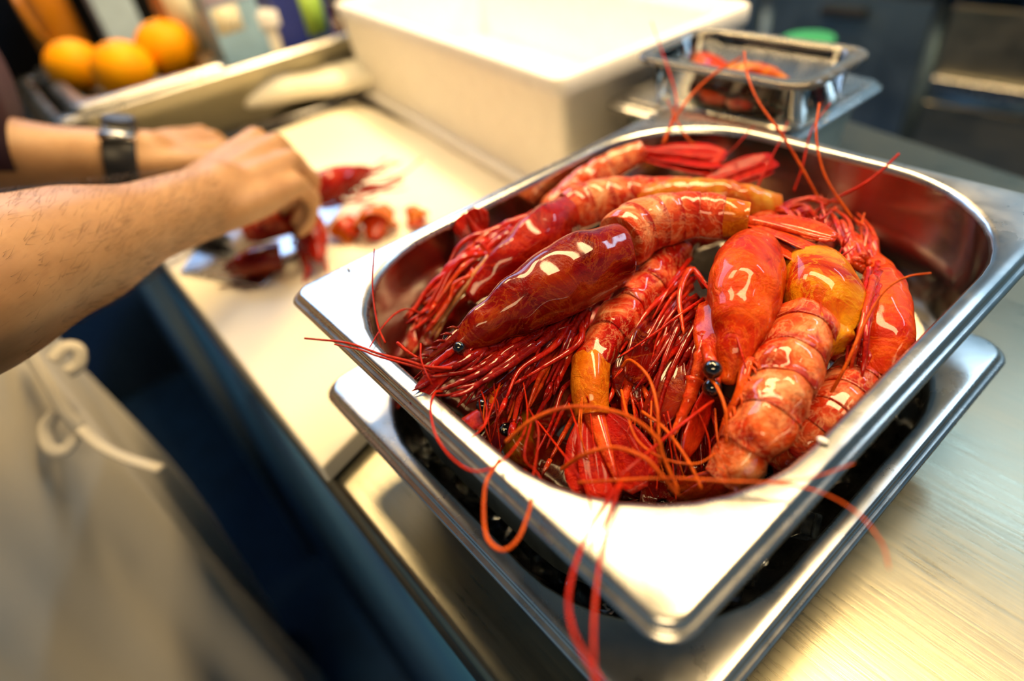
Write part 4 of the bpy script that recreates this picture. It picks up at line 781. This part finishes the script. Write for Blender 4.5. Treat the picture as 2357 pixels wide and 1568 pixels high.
wh(E_, .0009, 'orange', (0.1790, 0.2720, 0.1200), (0.1570, 0.2740, 0.1400), (0.1420, 0.2840, 0.1580), (0.1330, 0.2990, 0.1700), taper=.7)
wh(E_, .0009, 'red', (0.1570, 0.2590, 0.1180), (0.1640, 0.2750, 0.1260), (0.1750, 0.2840, 0.1360), (0.1800, 0.2930, 0.1430), (0.1830, 0.3020, 0.1500), taper=.8)
wh(F_, .0011, 'orange', (0.0480, 0.2610, 0.1380), (0.0460, 0.2750, 0.1500), (0.0460, 0.2940, 0.1620), (0.0510, 0.3130, 0.1720), (0.0580, 0.3290, 0.1780), taper=.7)
wh(F_, .0009, 'red', (0.0480, 0.2630, 0.1380), (0.0400, 0.2810, 0.1500), (0.0290, 0.2960, 0.1600), (-0.0410, 0.3530, 0.1850))
wh(F_, .0009, 'orange', (0.0710, 0.2710, 0.1360), (0.0590, 0.2700, 0.1440), (0.0410, 0.2800, 0.1520), (0.0320, 0.2840, 0.1580))
wh(G_, .0007, 'red', (0.0830, 0.2800, 0.1280), (0.0910, 0.2850, 0.1400), (0.0930, 0.2980, 0.1480))
wh(G_, .0008, 'red', (0.1230, 0.2590, 0.1260), (0.1190, 0.2760, 0.1360), (0.1170, 0.2920, 0.1480), (0.1150, 0.2990, 0.1550))
wh(G_, .0008, 'red', (0.1390, 0.2760, 0.1240), (0.1370, 0.2850, 0.1360), (0.1300, 0.3020, 0.1520), (0.1320, 0.3150, 0.1650))
wh(B_, .0005, 'red', (0.1650, 0.0550, 0.1200), (0.1840, 0.0420, 0.1280), (0.1940, 0.0330, 0.1280), (0.1950, 0.0240, 0.1240))
wh(B_, .0005, 'red', (0.1590, 0.0410, 0.1150), (0.1880, 0.0310, 0.1240), (0.2040, 0.0250, 0.1280), (0.2160, 0.0170, 0.1370), (0.2210, 0.0130, 0.1390))
wh(A_, .0005, 'red', (0.1390, 0.0380, 0.1280), (0.1530, 0.0230, 0.1340), (0.1620, 0.0120, 0.1370), (0.1670, -0.0000, 0.1420))
wh(A_, .0005, 'red', (0.1300, 0.0310, 0.1300), (0.1500, 0.0220, 0.1340), (0.1600, 0.0140, 0.1360), (0.1620, 0.0090, 0.1380))
wh(A_, .0005, 'red', (0.1090, 0.0190, 0.1460), (0.1230, 0.0110, 0.1500), (0.1320, 0.0080, 0.1480), (0.1340, 0.0080, 0.1440))
wh(A_, .0009, 'red', (0.1050, 0.0100, 0.1500), (0.1130, 0.0110, 0.1480), (0.1200, 0.0140, 0.1450))
wh(B_, .0006, 'red', (0.1980, 0.0020, 0.1260), (0.1790, 0.0260, 0.1340), (0.1640, 0.0340, 0.1320))
wh(B_, .0005, 'red', (0.1670, 0.0330, 0.1300), (0.1830, 0.0150, 0.1340), (0.1900, 0.0150, 0.1300), (0.2080, 0.0070, 0.1360))
rs = random.Random(77)
for i in range(18):
    a = V((0.1250, 0.0290, 0.1200)).lerp(V((0.2150, 0.0940, 0.1180)), rs.random()) + V((0, 0, rs.uniform(-.006, .006)))
    d = (V((0.1990, 0.0440, 0.1080)) - V((0.1790, 0.0600, 0.1180))).normalized(); o = V((rs.uniform(-1, 1), rs.uniform(-1, 1), rs.uniform(-.5, 1))) * .006
    wh((A_, B_, C_)[i % 3], .00045, ('red', 'orange', 'red')[i % 3], a, a + d * .01 + o, a + d * .02 + o * .6 - V((0, 0, .002)), a + d * .03 - o * .6 - V((0, 0, .010)))
# two prawns in the clear tub
t, F = buried([(0.0030, 0.3910, 0.1340), (-0.0140, 0.4020, 0.1360), (-0.0290, 0.4100, 0.1380), (-0.0460, 0.4210, 0.1380)], V((0.1623, -0.2597, 0.9144)), 'orange red prawn head sticking up in the clear tub', .013, M['car_orange'], M['abd_red'], short=True)
t, F = buried([(0.030, 0.362, .137), (0.004, 0.364, .139), (-0.016, 0.366, .139), (-0.034, 0.370, .137)], V((0, -.3, .95)), 'orange prawn lying along the front wall of the clear tub', .0115, M['car_orange'], M['abd_red'], aP=[(0.034, 0.362, .136), (0.056, 0.362, .137), (0.078, 0.366, .136), (0.084, 0.386, .135)], ra=.010, short=True)
t, F = buried([(0.010, 0.395, .138), (0.030, 0.397, .141), (0.048, 0.396, .141), (0.064, 0.394, .138)], V((0, -.3, .95)), 'amber prawn in the middle of the clear tub', .0115, M['car_yellow'], M['abd_amber'], aP=[(0.006, 0.395, .137), (-0.014, 0.398, .138), (-0.030, 0.405, .137), (-0.034, 0.414, .135)], ra=.009, short=True)
# prawns and scraps on the board
def scrap(P, up, label, w, m, ml, n=8, L=.05, d=None, seed=1, aP=None):
    P = [V(p) for p in P]; t = prawn(P[0], label); F, _ = carapace(t, P, up, w, w, w, m)
    legs_auto(t, F, w * .9, w, ml, n, .1, .95, L, d or (P[-1] - P[0]).normalized(), .0018, seed=seed)
    if aP: abdomen(t, [V(p) for p in aP], up, w * .9, w * .7, M['abd_red'])
    return t
scrap([(-0.2750, 0.1110, 0.0600), (-0.2710, 0.1340, 0.0620), (-0.2700, 0.1590, 0.0620), (-0.2760, 0.1870, 0.0580)], V((0.3547, -0.0322, 0.8793)), 'brown red prawn head held out over the board by the cook', .0165, M['car_red'], M['leg'], 10, .05, V((0.5010, 0.8413, 0.0789)), 31)
scrap([(-0.2740, 0.0990, 0.0420), (-0.2350, 0.0930, 0.0420), (-0.2080, 0.0840, 0.0400), (-0.1900, 0.0780, 0.0360)], V((0.6653, 0.0767, 0.7238)), 'pinkish red prawn under the cook fist on the board', .017, M['car_red'], M['leg'], 10, .04, V((0.5393, -0.3076, -0.7463)), 32, aP=[(-0.2740, 0.1000, 0.0440), (-0.2730, 0.0860, 0.0460), (-0.2750, 0.0680, 0.0460), (-0.2850, 0.0490, 0.0440)])
scrap([(-0.2340, 0.0550, 0.0340), (-0.2410, 0.0400, 0.0340), (-0.2470, 0.0260, 0.0330), (-0.2610, 0.0120, 0.0300)], V((0.4614, -0.1243, 0.8670)), 'dark wine red prawn head resting on the knife blade', .0140, M['car_wine'], M['leg_dark'], 4, .03, V((-0.3399, -0.8001, -0.2106)), 33)
for i, (q, l, r) in enumerate((((-0.2380, 0.1290, 0.0240), 'orange shell scrap lying left of two others on the board', .016), ((-0.2170, 0.1530, 0.0280), 'largest orange shell scrap on the board beside the pan', .021), ((-0.2020, 0.1900, 0.0240), 'red orange shell scrap nearly hidden by the pan corner', .013))):
    t = thing('shell_scrap', q, l, 'shell scrap'); c = V(q); rs = random.Random(60 + i)
    for e in range(3):
        k = MB(); d = V((rs.uniform(-1, 1), rs.uniform(-1, 1), .1)).normalized()
        blade(k, [c - d * r, c + V((0, 0, r * .35 * (e + 1))), c + d * r * 1.1], V((rs.uniform(-.4, .4), rs.uniform(-.4, .4), 1)), r * .7, .0012, .5, 10, 8, -.3, .05, .06)
        k.build('shell_plate', M[('abd_amber', 'abd_amber', 'leg_orange')[(i + e) % 3]], t)
# knife lying on the board
kf = thing('knife', (-0.2920, 0.0280, 0.0190), 'broad steel knife blade lying on the board under the cook arm', 'knife')
M['blade'] = steel('knife_steel', (0.80, 0.82, 0.88), 0.18, 0.3, (30, 30, 30), 0.03, 4)
k = MB(); k.prism([tuple(V(q).xy) for q in ((-0.3130, -0.0200, 0.0200), (-0.2220, 0.0270, 0.0200), (-0.2550, 0.0970, 0.0200), (-0.3100, 0.1670, 0.0200), (-0.3310, 0.1640, 0.0200), (-0.3640, 0.0210, 0.0200))], .0190, .0212); k.build('blade', M['blade'], kf, bevel=0.0007)
k = MB(); a, b_ = V((-0.3190, 0.0330, 0.0300)), V((-0.3540, 0.0190, 0.0300)); k.tube([a, a.lerp(b_, .5), b_, b_ + (b_ - a) * .5], [.008, .010, .010, .011], 10, flat=.7); k.build('handle', M['black'], kf)

# ------------------------------------------------------------------ the cook
px_ = (-0.37, -0.30)
person = thing('person', (-0.37, -0.30, -0.88), 'cook in maroon shirt and white apron peeling prawns on the board', 'person')
body = MB()
def limb(pts, rad, flat=1.0, up=None, n=18, m=None):
    P = spline(pts, m or len(pts) * 5); R = []
    for i in range(len(P)):
        s = i / (len(P) - 1) * (len(rad) - 1); q = min(len(rad) - 2, int(s)); u = s - q; R.append(rad[q] + (rad[q + 1] - rad[q]) * (u * u * (3 - 2 * u)))
    body.tube(P, R, n, flat=flat, up=up); body.ball(P[0], R[0] * .97, 14, 9); body.ball(P[-1], R[-1] * .97, 14, 9)
WR, QR = V((-0.1807, 0.0107, 0.1279)), V((-0.0946, -0.1168, 0.1666))
ER = WR + (QR - WR).normalized() * .262
SR = V((-0.17, -0.33, 0.44))
WL, QL = V((-0.3967, 0.0021, 0.1092)), V((-0.4270, -0.0956, 0.1429))
EL = WL + (QL - WL).normalized() * .255
SL = V((-0.56, -0.33, 0.44))
def hand(W, E, K, nrm, curl, thumb_side, fl=(.043, .046, .043, .034)):
    """palm from the wrist to four knuckles K, fingers curling, nrm = back of the hand"""
    kc = (K[0] + K[1] + K[2] + K[3]) / 4; fwd = (kc - W).normalized(); arm = (W - E).normalized()
    for q, r in zip(K, (.0125, .0128, .0120, .0108)):
        limb([W - arm * .012 + (q - kc) * .35, W + fwd * .030 + (q - kc) * .65, q], [.019, .0165, r], .9, nrm, 12)
    for i, q in enumerate(K):
        r = (.0098, .0102, .0097, .0086)[i]; l = fl[i]; side = (q - kc) * .0
        d1 = (fwd * .70 - nrm * .72).normalized(); d2 = (-fwd * .45 - nrm * .9).normalized() * curl + d1 * (1 - curl); d3 = (-fwd * .9 - nrm * .2).normalized() * curl + d1 * (1 - curl)
        a = q; b = a + d1 * l; c = b + d2.normalized() * l * .6; e = c + d3.normalized() * l * .46
        limb([a, a + nrm * .0012, a.lerp(b, .5) + nrm * .0005, b], [r * 1.12, r * 1.08, r * .93, r * .98], 1, nrm, 12, 10); limb([b, b.lerp(c, .5), c], [r * .98, r * .86, r * .88], 1, nrm, 12, 8); limb([c, c.lerp(e, .6), e], [r * .88, r * .8, r * .66], 1, nrm, 12, 8)
    # thumb leaves the side of the palm near its base
    s = thumb_side; t0 = W + fwd * .022 + s * .018 - nrm * .004; t1 = t0 + fwd * .022 + s * .017 - nrm * .014; t2 = t1 + fwd * .030 - nrm * .014 + s * .002; t3 = t2 + fwd * .022 - nrm * .008 - s * .010
    limb([W + fwd * .006 + s * .008, t0, t1], [.016, .0160, .0125], 1, nrm, 12); limb([t1, t1.lerp(t2, .5), t2], [.0125, .0108, .0108], 1, nrm, 12); limb([t2, t2.lerp(t3, .6), t3], [.0108, .0102, .0075], 1, nrm, 12)
armR = (WR - ER).normalized()
limb([SR, SR.lerp(ER, .5), ER], [.056, .050, .045])
limb([ER, ER.lerp(WR, .25), ER.lerp(WR, .6), WR, WR + armR * .012], [.049, .0535, .043, .0305, .029], .88, V((0, 0, 1)), 20)
KR = [V((-0.2658, 0.0843, 0.1296)), V((-0.2418, 0.0923, 0.1269)), V((-0.2127, 0.0909, 0.1206)), V((-0.1868, 0.0804, 0.1111))]
nR = ((KR[3] - KR[0]).cross(WR - KR[1])).normalized()
if nR.z < 0: nR = -nR
hand(WR, ER, KR, nR, .85, (KR[0] - KR[3]).normalized())
armL = (WL - EL).normalized()
limb([SL, SL.lerp(EL, .5), EL], [.056, .050, .045])
limb([EL, EL.lerp(WL, .25), EL.lerp(WL, .6), WL, WL + armL * .012], [.044, .046, .039, .0300, .029], .88, V((0, 0, 1)), 20)
KL = [V((-0.3622, 0.0689, 0.0894)), V((-0.3896, 0.0783, 0.0918)), V((-0.4209, 0.0820, 0.0940)), V((-0.4482, 0.0791, 0.0956))]
nL = ((KL[3] - KL[0]).cross(WL - KL[1])).normalized()
if nL.z < 0: nL = -nL
hand(WL, EL, KL, nL, .7, (KL[0] - KL[3]).normalized())
# trunk, legs, neck and head (out of the picture but casting their shade)
def ell(c, a, b, n=24): return [(c[0] + a * math.cos(2 * PI * j / n), c[1] + b * math.sin(2 * PI * j / n), c[2]) for j in range(n)]
body.loft([ell((px_[0], px_[1] - .01, z), a, b) for z, a, b in ((-.14, .155, .115), (-.05, .168, .122), (.08, .150, .108), (.2, .150, .105), (.34, .168, .112), (.43, .175, .105), (.48, .13, .085), (.51, .065, .062))])
for s in (-1, 1):
    limb([(px_[0] + s * .09, px_[1] - .01, -.10), (px_[0] + s * .095, px_[1], -.44), (px_[0] + s * .1, px_[1] - .03, -.80)], [.085, .058, .042])
limb([(px_[0], px_[1], .49), (px_[0], px_[1] + .03, .58)], [.06, .058])
hc = V((px_[0] + .02, px_[1] + .06, .67)); fd = V((.25, .8, -.45)).normalized(); sd_ = V((.95, -.3, 0)).normalized()
body.ball(hc, .098, 20, 14, (.82, 1.0, 1.12)); body.ball(hc + fd * .035 - V((0, 0, .055)), .058, 16, 10, (.9, 1, 1))
limb([hc + fd * .088 + V((0, 0, .012)), hc + fd * .112 - V((0, 0, .022))], [.009, .014])
for s in (-1, 1): body.ball(hc + sd_ * s * .082 - V((0, 0, .01)), .022, 10, 8, (.5, .8, 1.3))
limb([hc + fd * .092 - V((0, 0, .056)) - sd_ * .022, hc + fd * .098 - V((0, 0, .056)), hc + fd * .092 - V((0, 0, .056)) + sd_ * .022], [.005, .008, .005])
bo = body.build('body', M['skin'], person)
q = bo.modifiers.new('remesh', 'REMESH'); q.mode = 'VOXEL'; q.voxel_size = 0.0034; q.use_smooth_shade = True
q = bo.modifiers.new('smooth', 'SMOOTH'); q.iterations = 6; q.factor = 0.5
for s in (-1, 1):
    k = MB(); k.ball(hc + fd * .088 + sd_ * s * .032 + V((0, 0, .006)), .011, 12, 8); k.build('eye', M['eye'], person)
k = MB(); k.ball(hc - fd * .014 + V((0, 0, .028)), .104, 20, 12, (.86, 1.0, 1.05)); k.build('hair', plain('dark_hair', (.02, .014, .01), .6), person)
# forearm hair
rs = random.Random(9); k = MB()
up_ = V((0, 0, 1)); 
for A0, B0, n_ in ((ER, WR, 2400), (EL, WL, 300)):
    ax = (B0 - A0).normalized(); s1 = ax.cross(up_).normalized(); s2 = s1.cross(ax)
    for i in range(n_):
        f = rs.uniform(0.15, .96); an = rs.uniform(0, 2 * PI); rr = (.0535 if f < .3 else .0535 + (.0305 - .0535) * min(1, (f - .25) / .72)) * .955
        o = s1 * math.cos(an) * rr + s2 * math.sin(an) * rr * .88; c = A0.lerp(B0, f) + o; nn = o.normalized()
        d = (ax * .8 + nn.cross(ax) * rs.uniform(-.2, .9)).normalized(); l = rs.uniform(.006, .012)
        k.tube([c - nn * .001, c + nn * .0015 + d * l * .5, c + nn * .0012 + d * l], [.00007, .00006, .00002], 3)
k.build('arm_hair', plain('arm_hair', (.05, .025, .012), .6), person, kind='stuff')
# shirt: trunk and sleeves rolled to the elbow
k = MB(); k.loft([ell((px_[0], px_[1] - .01, z), a, b) for z, a, b in ((-.10, .172, .130), (.08, .164, .122), (.2, .164, .120), (.34, .184, .128), (.43, .192, .120), (.485, .145, .098), (.505, .085, .08))], False, False); k.build('shirt', M['shirt'], person)
for S_, E_2, W_ in ((SR, ER, WR), (SL, EL, WL)):
    k = MB(); a = (W_ - E_2).normalized(); e0 = E_2 - a * .02 if S_ is SR else E_2
    rr = [.074, .070, .064, .058, .058] if S_ is SR else [.074, .070, .066, .064, .060]
    k.tube(spline([S_, S_.lerp(E_2, .5), E_2.lerp(S_, .14)] if S_ is SR else [S_, S_.lerp(E_2, .5), E_2 + V((0, 0, .03)), QL - a * .060 + V((0, 0, .038)), QL + a * .026 + V((0, 0, .046))], 5), rr, 20); k.build('sleeve', M['shirt'], person)
# watch on the left wrist
ww_ = thing('wristwatch', WL, 'x', 'x'); 
bpy.data.objects.remove(ww_)
ax = armL; s1 = ax.cross(V((0, 0, 1))).normalized(); s2 = s1.cross(ax).normalized()
c0 = WL - ax * .010
k = MB(); k.loft([[c0 + ax * e + s1 * math.cos(2 * PI * j / 28) * (.0335 + dr) * 1.0 + s2 * math.sin(2 * PI * j / 28) * (.030 + dr) for j in range(28)] for e, dr in ((-.014, -.002), (-.014, .0018), (-.012, .003), (.012, .003), (.014, .0018), (.014, -.002))], False, False)
wt = k.build('wristwatch', M['black'], person, label='black wristwatch strap')
k = MB(); k.loft([[c0 + s2 * (.033 + h) - s1 * .006 + ax * x * g + s1 * y * g for x, y in [(.015 * math.cos(a), .012 * math.sin(a)) for a in [2 * PI * j / 20 for j in range(20)]]] for h, g in ((-.003, .98), (.003, 1), (.0045, .9))]); k.build('watch_case', M['black'], wt, bevel=.0006)
k = MB(); vd = V((0.311, -0.071, 0.32)) - c0; vd = (vd - ax * vd.dot(ax)).normalized(); f1 = (vd + s2 * .75).normalized(); k.tube([c0 - ax * .015 + f1 * .0385, c0 + f1 * .0392, c0 + ax * .015 + f1 * .0385], .0036, 8); k.build('steel_bar', M['pan_steel'], wt)
# apron
k = MB(); rings = []
for i in range(34):
    s = i / 33; z = .06 - .80 * s; ring = []
    for j in range(120):
        a = 2 * PI * j / 120; fold = (.006 + .016 * s) * (math.sin(7 * a + 1.2 * math.sin(2 * s + a)) + .6 * math.sin(13 * a + 3 * s)) + .006 * math.sin(5 * a + 9 * s) * (1 - s)
        A1 = .190 + .020 * s + fold; B1 = .152 + .004 * s + fold
        ring.append((px_[0] + A1 * math.cos(a), px_[1] + B1 * math.sin(a), z))
    rings.append(ring)
k.loft(rings, False, False); k.build('apron', M['apron'], person, solid=.0016)
def cord(pts, r, name='apron_string'): 
    k = MB(); k.tube(spline(pts, 26), r, 8, flat=.45); return k.build(name, M['apron'], person)
cord([(-0.2548, -0.1526, 0.0426), (-0.2423, -0.1545, 0.0132), (-0.2327, -0.1574, -0.0140), (-0.2292, -0.1555, -0.0318)], .006)
cord([(-0.2292, -0.1555, -0.0318), (-0.2121, -0.1500, -0.0451), (-0.1929, -0.1385, -0.0562), (-0.1693, -0.1198, -0.0668)], .0062)
cord([(-0.2292, -0.1555, -0.0318), (-0.2244, -0.1734, -0.0410), (-0.2283, -0.1812, -0.0347), (-0.2377, -0.1760, -0.0218), (-0.2374, -0.1629, -0.0131)], .0055)
cord([(-0.2587, -0.1445, 0.0206), (-0.2619, -0.1315, 0.0249), (-0.2594, -0.1245, 0.0193), (-0.2533, -0.1303, 0.0093), (-0.2514, -0.1405, 0.0084)], .0055)
# trousers and clogs
M['clog'] = plain('clog_navy', (0.02, 0.04, 0.09), 0.2, coat=0.8)
for s in (-1, 1):
    k = MB(); k.tube(spline([(px_[0] + s * .09, px_[1] - .01, -.12), (px_[0] + s * .095, px_[1], -.44), (px_[0] + s * .1, px_[1] - .02, -.83)], 8), [.09, .088, .085, .08, .078, .076, .076, .078], 20); k.build('trouser_leg', M['trousers'], person)
    fx = px_[0] + s * .1; k = MB(); rings = []
    for y, w_, h in ((-.10, .030, .05), (-.08, .038, .065), (-.02, .040, .07), (.05, .044, .062), (.11, .046, .048), (.15, .038, .036), (.168, .02, .02)):
        rings.append([(fx + w_ * sp(math.cos(a), .8), px_[1] + y, -.879 + max(0, h * (.5 + .5 * sp(math.sin(a), .7)))) for a in [2 * PI * j / 16 for j in range(16)]])
    k.loft(rings); k.build('clog', M['clog'], person)
